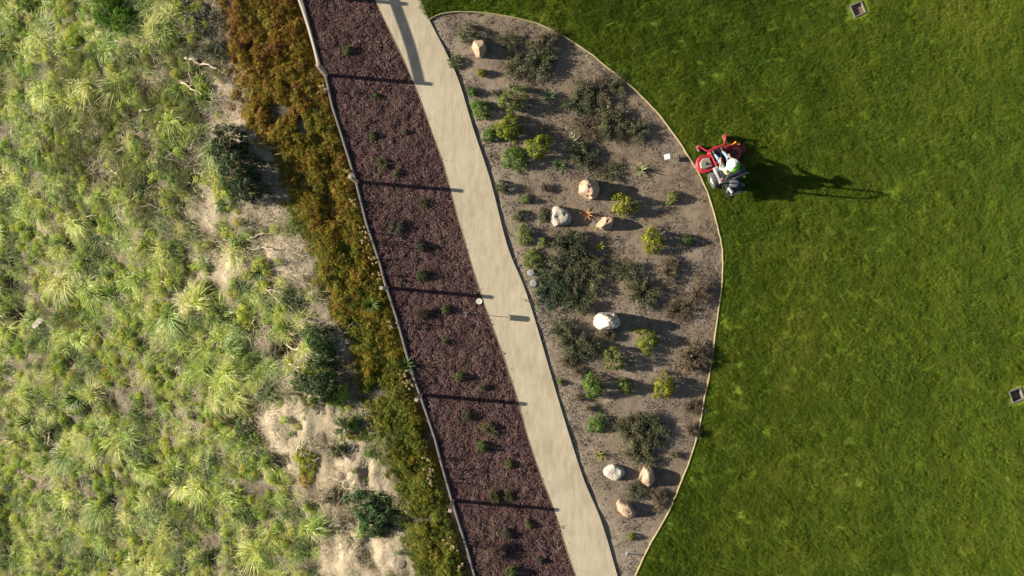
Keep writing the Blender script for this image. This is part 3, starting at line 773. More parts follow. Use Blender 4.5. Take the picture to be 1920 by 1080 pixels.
boulder(1051, 404, 21, 23, .46, M_GREYR, 'hollow grey tan boulder with a raised jagged rim', [(150, 25, .80), (210, 20, .86), (65, 10, .68), (30, 15, .78), (280, 10, .82), (90, 85, .8)], [(-.25, -.1, .9, .42, .22), (-.05, -.4, .9, .25, .14), (.45, .1, .8, .22, .18), (.3, -.45, .8, .2, .12), (-.3, .4, .85, .2, .10)], 7)
boulder(1136, 418, 20, 13, .50, M_TAN, 'wedge shaped split boulder below the heart shaped one', [(130, 30, .62), (200, 10, .82), (330, 10, .78), (60, 12, .85), (270, 35, .8)], [(.2, .1, .9, .25, .16), (-.1, -.5, .8, .2, .16)], 11, 22)
boulder(1140, 603, 26, 18, .98, M_WHITE, 'large bright white boulder with the longest shadow, rusty on its upper left', [(200, 45, .84), (150, 30, .88), (20, 20, .86), (290, 20, .86), (90, 15, .88)], [(.2, .7, .6, .3, .30), (.45, .35, .8, .25, .26), (.6, -.2, .7, .22, .20)], 13)
boulder(1153, 887, 21, 15, .38, M_WHITE, 'whitish rounded boulder at the left of the lower pair', [(230, 20, .84), (130, 25, .86), (60, 15, .82), (330, 20, .86), (90, 75, .78)], [(.2, .1, .95, .3, .14)], 17)
boulder(1215, 896, 14.5, 23, .46, M_TAN, 'tall narrow tan boulder at the right of the lower pair, pointed at the bottom', [(250, 10, .70), (300, 10, .74), (150, 25, .75), (20, 15, .86), (100, 20, .86)], [(.35, -.1, .85, .3, .12)], 19)
boulder(1175, 955, 22, 16, .42, M_TAN, 'peach coloured boulder lowest in the bed, with a small hollow', [(210, 15, .78), (120, 20, .80), (50, 15, .62), (250, 15, .8), (330, 5, .95)], [(.15, .0, .85, .28, .12), (-.3, -.3, .8, .3, .10)], 23, -28)

def lathe(bm, prof, seg=20, c=(0, 0, 0)):
    rings = []
    for r, z in prof: rings.append([bm.verts.new((c[0]+r*math.cos(6.28318*i/seg), c[1]+r*math.sin(6.28318*i/seg), c[2]+z)) for i in range(seg)])
    for a, b in zip(rings, rings[1:]):
        for i in range(seg): bm.faces.new((a[i], a[(i+1) % seg], b[(i+1) % seg], b[i]))
    bm.faces.new(rings[0][::-1]); bm.faces.new(rings[-1])
def fin(name, bm, mat, parent=None, loc=None, smooth=False, rot=None):
    bmesh.ops.recalc_face_normals(bm, faces=bm.faces)
    if smooth:
        for f in bm.faces: f.smooth = True
        for e in bm.edges:
            if len(e.link_faces) == 2 and e.calc_face_angle(0) > .6: e.smooth = False
    me = bpy.data.meshes.new(name); bm.to_mesh(me); bm.free()
    for q in (mat if isinstance(mat, list) else [mat]): me.materials.append(q)
    o = link(name, me, parent, loc)
    if rot: o.rotation_euler = rot
    return o

for px, py, r, h, lb in [(995, 511, .125, .12, 'round grey valve cap raised above the soil beside the path, upper of two'),
                      (1000, 531, .135, .045, 'flat round grey valve cap half under a dark shrub, the lower of two')]:
    x, y = ground_xy(px, py); bm = bmesh.new(); lathe(bm, [(r*.9, -.1), (r*.9, h*.55), (r, h*.6), (r, h-.012), (r-.012, h), (.03, h+.004)], 24)
    t = empty('valve_cap', (x, y, z_bed(x, y)), 0); tag(t, lb, 'utility cap'); fin('cap', bm, M_CAP, t, smooth=True)
    bm = bmesh.new(); lathe(bm, [(.02, h), (.02, h+.012), (.005, h+.014)], 6); fin('bolt', bm, M_STICKD, t)
x, y = ground_xy(899, 565); bm = bmesh.new(); lathe(bm, [(.10, -.1), (.115, .055), (.118, .07), (.105, .078), (.09, .074), (.02, .074)], 28)
t = empty('access_cover', (x, y, 0.0), 0); tag(t, 'round cream access cover on the mulch against the path', 'utility cover')
fin('lid', bm, plain('cream_plastic', (.62, .60, .50), .6, .4, .08), t, smooth=True)
bm = bmesh.new(); lathe(bm, [(.016, .07), (.016, .082), (.004, .083)], 6); fin('bolt', bm, M_STICKD, t)

# ------------------------------------------------------------------ fence: posts, rail, caps
def bbox(bm, c, s, rot=None, bev=0):
    r = bmesh.ops.create_cube(bm, size=1); vs = r['verts']
    bmesh.ops.scale(bm, vec=s, verts=vs)
    if bev:
        es = list({e for v in vs for e in v.link_edges}); g = bmesh.ops.bevel(bm, geom=es, offset=bev, segments=2, affect='EDGES', profile=.7); vs = [v for v in g['verts']]
        vs = list({v for f in g['faces'] for v in f.verts} | set(v for v in vs if v.is_valid))
    if rot is not None: bmesh.ops.rotate(bm, cent=(0, 0, 0), matrix=rot if isinstance(rot, Matrix) else Euler(rot).to_matrix(), verts=vs)
    bmesh.ops.translate(bm, vec=c, verts=vs); return vs
def tube(bm, path, r, seg=8, cap=True):
    pts = [Vector(p) for p in path]; rings = []; rr = r if isinstance(r, (list, tuple)) else [r]*len(pts)
    up = Vector((0, 0, 1))
    for i, p in enumerate(pts):
        d = (pts[min(i+1, len(pts)-1)]-pts[max(i-1, 0)]).normalized()
        u = d.cross(up) if abs(d.z) < .95 else d.cross(Vector((1, 0, 0))); u.normalize(); v = d.cross(u)
        rings.append([bm.verts.new(p+rr[i]*(u*math.cos(6.28318*k/seg)+v*math.sin(6.28318*k/seg))) for k in range(seg)])
    for a, b in zip(rings, rings[1:]):
        for k in range(seg): bm.faces.new((a[k], a[(k+1) % seg], b[(k+1) % seg], b[k]))
    if cap: bm.faces.new(rings[0][::-1]); bm.faces.new(rings[-1])

fx, fy = ground_xy(612, 141)
fence = empty('fence', (fx, fy, 0)); tag(fence, 'post fence along the low wall, a pale rail left only between its highest posts', 'fence')
posts = [(545, -150), (565, -9), (612, 141), (670, 341), (726, 540), (789, 740), (849, 938), (908, 1135)]
me = None
for i, (px, py) in enumerate(posts):
    x, y = ground_xy(px, py)
    if me is None:
        bm = bmesh.new(); bbox(bm, (0, 0, .52), (.13, .13, 1.80), bev=.008); p = fin('post', bm, M_WOOD, fence); me = p.data
    else: p = link('post', me, fence)
    p.location = (x-fx, y-fy, 0); p.rotation_euler.z = math.radians(-16+R.uniform(-2, 2))
tops = [Vector((*ground_xy(*q), 0)) for q in posts]
for a, b, sag in ((0, 1, .0), (1, 2, .07)):
    bm = bmesh.new(); A, B = tops[a], tops[b]; d = (B-A).normalized(); s = Vector((-d.y, d.x, 0)); n = 12; rings = []
    for k in range(n+1):
        t = k/n; c = A.lerp(B, t)-s*(-sag*4*t*(1-t))*1.0-Vector((fx, fy, 0)); c += s*(-.0)
        rings.append([bm.verts.new(c+s*q+Vector((0, 0, z))) for q, z in ((-.035, 1.21), (.035, 1.21), (.035, 1.335), (-.035, 1.335))])
    for u, v in zip(rings, rings[1:]):
        for k in range(4): bm.faces.new((u[k], u[(k+1) % 4], v[(k+1) % 4], v[k]))
    bm.faces.new(rings[0][::-1]); bm.faces.new(rings[-1]); fin('rail', bm, M_RAIL, fence)

# ------------------------------------------------------------------ curved marker, plant label, sprinklers
M_WMET = plain('white_enamel', (.38, .40, .42), .5, .4, .05)
M_DMET = plain('dark_metal', (.05, .05, .05), .5, .5, .2)
x, y = ground_xy(876, 588); t = empty('path_marker', (x, y, .0)); tag(t, 'thin stake with a curved white plate on the mulch, its shadow crossing the path', 'marker')
bm = bmesh.new(); tube(bm, [(0, 0, -.1), (0, 0, .86)], .012, 8); fin('stake', bm, M_DMET, t)
bm = bmesh.new(); ou, inn = [], []
for k in range(11):
    a = math.radians(-75+15*k); 
    for lst, r in ((ou, .115), (inn, .100)): lst.append([bm.verts.new((r*math.cos(a)-.10, r*math.sin(a), z)) for z in (.62, .87)])
for k in range(10):
    for l_, f_ in ((ou, 1), (inn, -1)):
        q = (l_[k][0], l_[k+1][0], l_[k+1][1], l_[k][1]); bm.faces.new(q if f_ > 0 else q[::-1])
    for z in (0, 1): bm.faces.new((ou[k][z], ou[k+1][z], inn[k+1][z], inn[k][z]))
for k in (0, 10): bm.faces.new((ou[k][0], ou[k][1], inn[k][1], inn[k][0]))
fin('plate', bm, M_WMET, t)
x, y = ground_xy(1249, 296, .0); t = empty('plant_label', (x, y, z_bed(x, y)), math.radians(8)); tag(t, 'small square white plant label on a thin stake beside the mower', 'sign')
bm = bmesh.new(); tube(bm, [(0, 0, -.1), (0, 0, .25)], .011, 6); fin('stake', bm, M_DMET, t)
bm = bmesh.new(); bbox(bm, (-.02, 0, .27), (.23, .20, .012), (0, math.radians(-24), 0), .003); fin('plate', bm, M_WMET, t)
x, y = ground_xy(1176, 1038); t = empty('sprinkler', (x, y, z_bed(x, y)), 0); tag(t, 'small pale sprinkler head on a riser at the bottom tip of the bed', 'sprinkler')
bm = bmesh.new(); lathe(bm, [(.018, -.1), (.018, .20), (.035, .205), (.035, .25), (.028, .262), (.01, .264)], 12); fin('riser', bm, M_DMET, t, smooth=True)
bm = bmesh.new(); lathe(bm, [(.05, -.02), (.075, .0), (.07, .02), (.03, .022)], 12); fin('collar', bm, M_WMET, t, smooth=True)

# recessed utility boxes in the lawn
M_BOXC = plain('dull_concrete', (.15, .142, .122), .9, .2, .2, 9); M_LID = plain('brown_lid', (.22, .14, .09), .7, .3, .25, 12)
M_INN = plain('box_wall', (.12, .115, .11), .9, .2, .2, 9)
for (px, py), rz, dep, lb in zip(UT, (24, 20), (.10, .22), ('square concrete utility box with a brown lid near the top edge of the lawn', 'square concrete utility box, deep and mostly in shade, at the right edge of the lawn')):
    x, y = ground_xy(px, py); zt = z_lawn(x, y)+.03; t = empty('utility_box', (x, y, zt-.3), math.radians(rz)); tag(t, lb, 'utility box')
    bm = bmesh.new(); o_, i_ = .262, .205
    V = [[bm.verts.new((sx*r, sy*r, z)) for sx, sy in ((-1, -1), (1, -1), (1, 1), (-1, 1))] for r, z in ((o_, 0), (o_, .29), (o_-.01, .3), (i_+.01, .3), (i_, .29), (i_, .02))]
    for a, b in zip(V, V[1:]):
        for k in range(4): bm.faces.new((a[k], a[(k+1) % 4], b[(k+1) % 4], b[k]))
    fin('frame', bm, M_BOXC, t)
    bm = bmesh.new(); bbox(bm, (0, 0, .3-dep-.02), (.395, .395, .04), bev=.006); fin('lid', bm, M_LID, t)
    bm = bmesh.new(); tube(bm, [(-.05, 0, .3-dep), (-.05, 0, .3-dep+.02), (.05, 0, .3-dep+.02), (.05, 0, .3-dep)], .008, 6); fin('handle', bm, M_DMET, t)
# the lawn sheet is cut open at the boxes
lo = bpy.data.objects['lawn']; bm = bmesh.new(); bm.from_mesh(lo.data)
for (px, py), rz in zip(UT, (24, 20)):
    x, y = ground_xy(px, py); c, s = math.cos(math.radians(rz)), math.sin(math.radians(rz))
    for nx_, ny_ in ((c, s), (-c, -s), (-s, c), (s, -c)):
        near = [f for f in bm.faces if (f.calc_center_median().xy-Vector((x, y))).length < 1.6]
        g = near+list({e for f in near for e in f.edges})+list({v for f in near for v in f.verts})
        bmesh.ops.bisect_plane(bm, geom=g, plane_co=(x+nx_*.245, y+ny_*.245, 0), plane_no=(nx_, ny_, 0))
    kill = []
    for f in bm.faces:
        q = f.calc_center_median().xy-Vector((x, y))
        if abs(q.x*c+q.y*s) < .245 and abs(-q.x*s+q.y*c) < .245: kill.append(f)
    bmesh.ops.delete(bm, geom=kill, context='FACES')
bm.to_mesh(lo.data); bm.free()

# ------------------------------------------------------------------ riding mower (front +Y, origin on the ground under the rear axle)
MX, MY = ground_xy(1356, 331); MZ = z_lawn(MX, MY)+.03; MR = math.atan2(.38, .925)
mow = empty('riding_mower', (MX, MY, MZ), MR); tag(mow, 'red zero turn riding mower on the lawn beside the bed', 'riding mower')
M_RED = plain('red_paint', (.34, .018, .028), .5, .5, .15, 9)
M_DRED = plain('dark_red_rubber_and_shade', (.12, .012, .018), .6, .4, .2, 9)
M_TYRE = plain('tyre_rubber', (.085, .085, .075), .85, .3, .3, 12)
M_RIM = plain('pale_rim', (.62, .62, .55), .5, .5, .1)
M_GREYP = plain('grey_plastic', (.34, .33, .33), .5, .4, .08)
M_BLK = plain('black_metal', (.022, .022, .026), .45, .5, .2)
M_ENG = plain('engine_metal', (.28, .28, .29), .4, .5, .3, 20, .6)
M_PLATE = plain('tread_plate', (.30, .29, .24), .6, .4, .2, 30, .3)
M_SEAT = plain('seat_vinyl', (.035, .038, .045), .5, .4, .15)
M_ORG = plain('orange_plastic', (.75, .22, .02), .5, .4, .1)

def prism(bm, poly, z0, z1, bev=.0):
    if bev:
        cx = sum(p[0] for p in poly)/len(poly); cy = sum(p[1] for p in poly)/len(poly)
        ins = [(cx+(x-cx)*(1-bev/max(.1, math.hypot(x-cx, y-cy))), cy+(y-cy)*(1-bev/max(.1, math.hypot(x-cx, y-cy)))) for x, y in poly]
        L = [(poly, z0), (poly, z1-bev), ([((a+c)/2*1.0, (b+d)/2*1.0) for (a, b), (c, d) in zip(poly, ins)], z1-bev*.3), (ins, z1)]
    else: L = [(poly, z0), (poly, z1)]
    rings = [[bm.verts.new((x, y, z)) for x, y in pl] for pl, z in L]; n = len(poly)
    for a, b in zip(rings, rings[1:]):
        for i in range(n): bm.faces.new((a[i], a[(i+1) % n], b[(i+1) % n], b[i]))
    bm.faces.new(rings[0][::-1]); bm.faces.new(rings[-1])
def lobes(cs, n=72):
    """outline of overlapping discs seen from their common middle"""
    mx = sum(c[0] for c in cs)/len(cs); my = sum(c[1] for c in cs)/len(cs); out = []
    for i in range(n):
        a = 6.28318*i/n; dx, dy = math.cos(a), math.sin(a); best = 0
        for cx, cy, r in cs:
            ex, ey = cx-mx, cy-my; b = ex*dx+ey*dy; q = b*b-(ex*ex+ey*ey-r*r)
            if q > 0: best = max(best, b+math.sqrt(q))
        out.append((mx+dx*max(best, .2), my+dy*max(best, .2)))
    return out
LC = [(-.56, .70, .36), (.0, .84, .37), (.56, .70, .36)]
bm = bmesh.new(); prism(bm, lobes(LC), .10, .27, .05)
deck = fin('cutting_deck', bm, M_RED, mow, smooth=True)
bm = bmesh.new(); prism(bm, [(-.80, .60), (-.66, .52), (-.34, .52), (-.34, .86), (-.58, .93), (-.76, .82)], .272, .335, .03); fin('belt_cover', bm, M_PLATE, deck, smooth=True)
bm = bmesh.new(); prism(bm, [(.34, .52), (.66, .52), (.80, .60), (.76, .82), (.58, .93), (.34, .86)], .272, .335, .03); fin('belt_cover', bm, M_DRED, deck, smooth=True)  # right cover in dark red: shade on that side put into its colour
for x, y in ((-.56, .70), (.0, .86), (.56, .70)):
    bm = bmesh.new(); lathe(bm, [(.055, .27), (.055, .37), (.03, .40), (.012, .41)], 14, (x, y, 0)); fin('spindle', bm, M_BLK, deck, smooth=True)
bm = bmesh.new(); prism(bm, [(.86, .50), (1.16, .54), (1.20, .86), (.90, .96)], .12, .23, .04)
bmesh.ops.rotate(bm, cent=(.88, .7, .2), matrix=Euler((0, math.radians(14), 0)).to_matrix(), verts=bm.verts); fin('discharge_chute', bm, M_DRED, deck, smooth=True)
for x, y in ((-.88, .98), (.86, 1.02)):
    bm = bmesh.new(); tube(bm, [(x-.03, y, .11), (x+.03, y, .11)], .065, 16); fin('deck_wheel', bm, M_BLK, deck, smooth=True)

def wheel(x, y, z, r, wd, rimr, name='drive_wheel', lugs=True, rim=M_RIM):
    bm = bmesh.new(); n = 28; prof = [(rimr, -wd*.36), (rimr+.02, -wd*.48), (r*.9, -wd*.5), (r*.985, -wd*.40), (r, -wd*.2), (r, wd*.2), (r*.985, wd*.40), (r*.9, wd*.5), (rimr+.02, wd*.48), (rimr, wd*.36)]
    rings = [[bm.verts.new((x+o, y+rr*math.cos(6.28318*k/n), z+rr*math.sin(6.28318*k/n))) for k in range(n)] for rr, o in prof]
    for a, b in zip(rings, rings[1:]+rings[:1]):
        for k in range(n): bm.faces.new((a[k], a[(k+1) % n], b[(k+1) % n], b[k]))
    if lugs:
        for k in range(18):
            for sd in (-1, 1):
                a = 6.28318*(k+(.5 if sd > 0 else 0))/18; rm = Matrix.Rotation(a, 3, 'X')
                vs = bbox(bm, (0, 0, 0), (wd*.42, .022, .022), (0, 0, sd*.5)); bmesh.ops.translate(bm, vec=(sd*wd*.22, 0, r+.003), verts=vs)
                bmesh.ops.rotate(bm, cent=(0, 0, 0), matrix=rm, verts=vs); bmesh.ops.translate(bm, vec=(x, y, z), verts=vs)
    w_ = fin(name, bm, M_TYRE, mow, smooth=True)
    bm = bmesh.new()
    tube(bm, [(x-wd*.34, y, z), (x-wd*.30, y, z), (x+wd*.30, y, z), (x+wd*.34, y, z)], [rimr*.8, rimr, rimr, rimr*.8], 24)
    tube(bm, [(x-wd*.47, y, z), (x+wd*.47, y, z)], rimr*.32, 12); fin('rim', bm, rim, w_, smooth=True)
wheel(-.50, 0, .30, .30, .27, .16); wheel(.54, 0, .30, .30, .27, .16)

# frame, front beam, caster arms
bm = bmesh.new()
for sx in (-1, 1):
    bbox(bm, (sx*.24, .45, .40), (.07, 1.35, .08), bev=.01)
    tube(bm, [(sx*.24, .2, .44), (sx*.26, .5, .52), (sx*.28, .95, .46), (sx*.26, 1.12, .42)], .028, 8)
bbox(bm, (0, -.28, .40), (.62, .07, .12), bev=.01)
fr = fin('frame', bm, M_RED, mow, smooth=True)
bm = bmesh.new(); tube(bm, [(-.34, 1.10, .42), (.34, 1.10, .42)], .048, 8); tube(bm, [(-.34, 1.10, .42), (-.44, 1.24, .40), (-.54, 1.40, .38)], .036, 8); tube(bm, [(.34, 1.10, .42), (.45, 1.24, .40), (.56, 1.42, .38)], .036, 8)
bbox(bm, (0, 1.0, .44), (.5, .12, .02), bev=.004); fin('front_beam', bm, M_RED, mow, smooth=True)
for sx in (-1, 1):
    cx = sx*.55; t_ = bmesh.new(); tube(t_, [(cx, 1.41, .32), (cx, 1.41, .46)], .034, 12)
    bbox(t_, (cx, 1.40, .31), (.13, .09, .02)); bbox(t_, (cx-.06, 1.37, .21), (.012, .06, .2)); bbox(t_, (cx+.06, 1.37, .21), (.012, .06, .2)); fin('caster_fork', t_, M_RED, mow)
    wheel(cx, 1.36, .14, .14, .095, .065, 'caster_wheel', False, M_RIM)
bm = bmesh.new(); prism(bm, [(-.24, .62), (.24, .62), (.26, 1.05), (-.26, 1.05)], .455, .47); 
for k in range(7): bbox(bm, (0, .67+k*.06, .474), (.42, .012, .008))
fin('foot_plate', bm, M_BLK, mow)
# tanks
for sx, mt, nm in ((-1, M_GREYP, 'fuel_tank'), (1, M_GREYP, 'fuel_tank')):
    bm = bmesh.new(); bbox(bm, (sx*.35, .10, .56), (.19, .66, .22), bev=.05); tk = fin(nm, bm, mt, mow, smooth=True)
    bm = bmesh.new(); bbox(bm, (sx*.35, .12, .672), (.075, .30, .012), bev=.005); bbox(bm, (sx*.35, .33, .672), (.05, .05, .012), bev=.005); fin('panel', bm, M_BLK, tk, smooth=True)
    bm = bmesh.new(); lathe(bm, [(.04, .66), (.04, .70), (.03, .71)], 14, (sx*.35, -.15, 0)); fin('cap', bm, M_BLK if sx > 0 else M_RED, tk, smooth=True)
# seat
bm = bmesh.new(); bbox(bm, (0, .14, .62), (.46, .46, .10), bev=.035); st = fin('seat', bm, M_SEAT, mow, smooth=True)
bm = bmesh.new(); bbox(bm, (0, -.13, .93), (.50, .11, .62), (math.radians(-10), 0, 0), .045); fin('backrest', bm, M_SEAT, mow, smooth=True)
for sx in (-1, 1):
    bm = bmesh.new(); bbox(bm, (sx*.25, .08, .82), (.055, .30, .04), bev=.012); tube(bm, [(sx*.25, -.06, .6), (sx*.25, -.06, .82)], .014, 6); fin('armrest', bm, M_SEAT, mow, smooth=True)
    bm = bmesh.new(); tube(bm, [(sx*.33, .46, .55), (sx*.33, .50, .80), (sx*.31, .60, .93), (sx*.22, .66, .96), (sx*.11, .66, .96)], .014, 8); lv = fin('control_lever', bm, M_BLK, mow, smooth=True)
    bm = bmesh.new(); tube(bm, [(sx*.25, .665, .96), (sx*.10, .66, .96)], .021, 8); fin('grip', bm, M_DRED, lv, smooth=True)
# roll bar
bm = bmesh.new(); tube(bm, [(-.36, -.22, .42), (-.36, -.25, 1.0), (-.355, -.27, 1.72), (-.32, -.275, 1.86), (-.22, -.28, 1.94), (.22, -.28, 1.94), (.32, -.275, 1.86), (.355, -.27, 1.72), (.36, -.25, 1.0), (.36, -.22, .42)], .034, 8)
rb = fin('roll_bar', bm, M_BLK, mow, smooth=True)
for hx in (-.357, .357):
    bm = bmesh.new(); bbox(bm, (hx, -.262, 1.32), (.08, .07, .1), bev=.01); fin('hinge', bm, M_BLK, rb)
bm = bmesh.new(); tube(bm, [(.36, -.33, .5), (.41, -.34, .95)], .006, 5); lathe(bm, [(.03, .93), (.045, .96), (.03, 1.0)], 10, (.41, -.34, 0)); fin('beacon', bm, plain('hi_vis_yellow', (.55, .75, .08), .5, .3, .05), mow, smooth=True)
# engine
bm = bmesh.new(); bbox(bm, (0, -.46, .56), (.56, .46, .40), bev=.04); en = fin('engine', bm, M_BLK, mow, smooth=True)
bm = bmesh.new(); lathe(bm, [(.17, .75), (.18, .80), (.15, .88), (.06, .90)], 22, (0, -.42, 0))
fin('flywheel_cover', bm, M_ENG, en, smooth=True)
for k in range(9):
    a = k*.698
for sx in (-1, 1):
    bm = bmesh.new()
    for k in range(6): bbox(bm, (sx*(.19+.02*k), -.55, .72), (.008, .15, .15), (0, 0, sx*.5))
    bbox(bm, (sx*.32, -.60, .72), (.05, .13, .13), (0, 0, sx*.5), .012); fin('cylinder_head', bm, M_ENG, en)
bm = bmesh.new(); tube(bm, [(-.26, -.48, .84), (-.20, -.72, .84)], .065, 14); fin('air_filter', bm, M_GREYP, en, smooth=True)
bm = bmesh.new(); tube(bm, [(-.16, -.76, .46), (.18, -.76, .46)], .07, 14); tube(bm, [(.18, -.76, .46), (.26, -.80, .46), (.27, -.86, .44)], .022, 8); fin('muffler', bm, M_ENG, en, smooth=True)
bm = bmesh.new(); tube(bm, [(-.34, -.30, .45), (-.34, -.82, .42), (.34, -.82, .42), (.34, -.30, .45)], .024, 8); fin('rear_guard', bm, M_BLK, mow, smooth=True)
bm = bmesh.new(); bbox(bm, (0, -.24, .62), (.5, .05, .12), bev=.01); tube(bm, [(-.2, -.30, .72), (0, -.36, .77), (.2, -.30, .72)], .018, 8); fin('engine_cowl', bm, M_GREYP, mow)
bm = bmesh.new(); lathe(bm, [(.03, .36), (.045, .40), (.04, .45), (.015, .47)], 12, (.78, 1.02, 0)); lathe(bm, [(.03, .30), (.05, .33), (.02, .37)], 12, (.92, .92, 0)); tube(bm, [(.55, .98, .30), (.78, 1.02, .40), (.92, .92, .33)], .018, 6); fin('chute_bracket', bm, M_ORG, deck, smooth=True)

# ------------------------------------------------------------------ driver
drv = empty('person', (MX, MY, MZ), MR)
drv.location = Vector((MX, MY, MZ))+Matrix.Rotation(MR, 3, 'Z') @ Vector((0, .12, .66))
tag(drv, 'person in a white hat, pale shirt and blue jeans driving the mower', 'person')
J = {}; E = []; RAD = {}
def jt(n, p, r): J[n] = Vector(p)-Vector((0, .12, .66)); RAD[n] = r
def bone(a, b, part): E.append((a, b, part))
jt('pel', (0, .10, .77), .135); jt('waist', (0, .10, .93), .125); jt('chest', (0, .13, 1.12), .16); jt('neckb', (0, .16, 1.29), .075); jt('neck', (0, .18, 1.36), .055); jt('head', (0, .205, 1.45), .088); jt('crown', (0, .20, 1.53), .078)
bone('pel', 'waist', 0); bone('waist', 'chest', 0); bone('chest', 'neckb', 0); bone('neckb', 'neck', 2); bone('neck', 'head', 2); bone('head', 'crown', 2)
for sx, n in ((-1, 'l'), (1, 'r')):
    jt(n+'sh', (sx*.20, .14, 1.23), .080); jt(n+'el', (sx*.33, .28, 1.00), .055); jt(n+'wr', (sx*.20, .52, .985), .033); jt(n+'pa', (sx*.175, .60, .990), .032)
    bone('chest', n+'sh', 0); bone(n+'sh', n+'el', 0); bone(n+'el', n+'wr', 2); bone(n+'wr', n+'pa', 2)
    for k in range(4):
        fx_ = sx*(.205-.022*k); ln = (.9, 1, .95, .8)[k]
        jt(n+'f%da' % k, (fx_, .635, 1.000), .0105); jt(n+'f%db' % k, (fx_, .635+.045*ln, .990), .0095); jt(n+'f%dc' % k, (fx_, .635+.040*ln, .955), .0085); jt(n+'f%dd' % k, (fx_, .645, .940), .0075)
        bone(n+'pa', n+'f%da' % k, 2); bone(n+'f%da' % k, n+'f%db' % k, 2); bone(n+'f%db' % k, n+'f%dc' % k, 2); bone(n+'f%dc' % k, n+'f%dd' % k, 2)
    jt(n+'ta', (sx*.145, .59, .975), .013); jt(n+'tb', (sx*.128, .625, .955), .010); jt(n+'tc', (sx*.135, .648, .940), .008)
    bone(n+'pa', n+'ta', 2); bone(n+'ta', n+'tb', 2); bone(n+'tb', n+'tc', 2)
    jt(n+'hi', (sx*.11, .16, .745), .105); jt(n+'kn', (sx*.17, .58, .80), .075); jt(n+'sn', (sx*.17, .72, .66), .058); jt(n+'an', (sx*.16, .86, .535), .042); jt(n+'he', (sx*.16, .85, .51), .040); jt(n+'ba', (sx*.17, .98, .512), .042); jt(n+'to', (sx*.175, 1.06, .510), .030)
    bone('pel', n+'hi', 1); bone(n+'hi', n+'kn', 1); bone(n+'kn', n+'sn', 1); bone(n+'sn', n+'an', 1); bone(n+'an', n+'he', 3); bone(n+'he', n+'ba', 3); bone(n+'ba', n+'to', 3)
names = list(J); ix = {n: i for i, n in enumerate(names)}
me = bpy.data.meshes.new('skeleton'); me.from_pydata([J[n] for n in names], [(ix[a], ix[b]) for a, b, _ in E], [])
tmp = bpy.data.objects.new('skeleton', me); COL.objects.link(tmp)
md = tmp.modifiers.new('skin', 'SKIN'); md.use_smooth_shade = True
for i, n in enumerate(names):
    sv = me.skin_vertices[0].data[i]; r = RAD[n]; sv.radius = (r, r); sv.use_root = (n == 'pel')
for n, (a, b) in {'pel': (.19, .145), 'waist': (.185, .145), 'chest': (.20, .14)}.items(): me.skin_vertices[0].data[ix[n]].radius = (a, b)
md = tmp.modifiers.new('sub', 'SUBSURF'); md.levels = 2; md.render_levels = 2
bpy.context.view_layer.update(); dg = bpy.context.evaluated_depsgraph_get()
bme = bpy.data.meshes.new_from_object(tmp.evaluated_get(dg)); bme.name = 'body'
bpy.data.objects.remove(tmp); bpy.data.meshes.remove(me)
M_SHIRT = plain('pale_shirt', (.40, .40, .35), .9, .1, .12, 20); M_JEAN = plain('light_jeans', (.20, .33, .42), .9, .1, .15, 24)
M_SKIN = plain('skin', (.42, .23, .15), .6, .3, .06); M_BOOT = plain('boots', (.10, .06, .04), .7, .3, .2)
bme.materials.clear()
for q in (M_SHIRT, M_JEAN, M_SKIN, M_BOOT): bme.materials.append(q)
for p in bme.polygons:
    c = Vector(p.center); best = (9, 0)
    for a, b, pt in E:
        A, B = J[a], J[b]; d = B-A; t_ = max(0, min(1, (c-A).dot(d)/d.length_squared)); q = (c-A-d*t_).length/((RAD[a]+RAD[b])/2)
        if q < best[0]: best = (q, pt)
    p.material_index = best[1]; p.use_smooth = True
# face: nose, brow, chin shaped into the same skin
hd = J['head']
for v in bme.vertices:
    q = v.co-hd
    if abs(q.x) < .035 and q.y > .05 and abs(q.z+.005) < .035: v.co.y += .022*max(0, 1-abs(q.x)/.025)*max(0, 1-abs(q.z+.01)/.035)
    if q.y > .03 and -.095 < q.z < -.045 and abs(q.x) < .05: v.co.y += .012
body = link('body', bme, drv)
def rel(x, y, z): return (x, y-.12, z-.66)
M_EYE = plain('eye_dark', (.02, .015, .01), .3, .5, .1)
for sx in (-1, 1):
    bm = bmesh.new(); bmesh.ops.create_uvsphere(bm, u_segments=8, v_segments=6, radius=.011); fin('eye', bm, M_EYE, body, rel(sx*.03, .205+.076, 1.47), True)
    bm = bmesh.new(); bmesh.ops.create_uvsphere(bm, u_segments=10, v_segments=8, radius=.03); bmesh.ops.scale(bm, vec=(.35, .6, 1.1), verts=bm.verts); fin('ear', bm, M_SKIN, body, rel(sx*.086, .20, 1.46), True)
bm = bmesh.new(); bbox(bm, (0, 0, 0), (.045, .008, .008), bev=.003); fin('mouth', bm, plain('lips', (.33, .12, .09), .6), body, rel(0, .205+.080, 1.41), True)
bm = bmesh.new(); lathe(bm, [(.088, -.07), (.093, -.02), (.092, .03), (.07, .06)], 20); fin('hair', bm, plain('dark_hair', (.03, .02, .015), .8, .2), drv, rel(0, .185, 1.475), True)
M_HAT = Mat('hat_cloth', .85, .1); tc = M_HAT.new('ShaderNodeTexCoord').outputs['Object']; sp = M_HAT.new('ShaderNodeSeparateXYZ'); M_HAT.l(tc, sp.inputs[0])
hm = M_HAT.math('GREATER_THAN', M_HAT.math('SUBTRACT', M_HAT.math('MULTIPLY', sp.outputs[0], .55), sp.outputs[1]), .085)
M_HAT.col(M_HAT.mix(hm, (.80, .80, .74), (.19, .58, .03)))
bm = bmesh.new(); n = 32; prof = [(.245, -.035), (.235, -.026), (.17, -.004), (.118, .010), (.112, .075), (.092, .118), (.05, .132), (.0, .134)]
rings = []
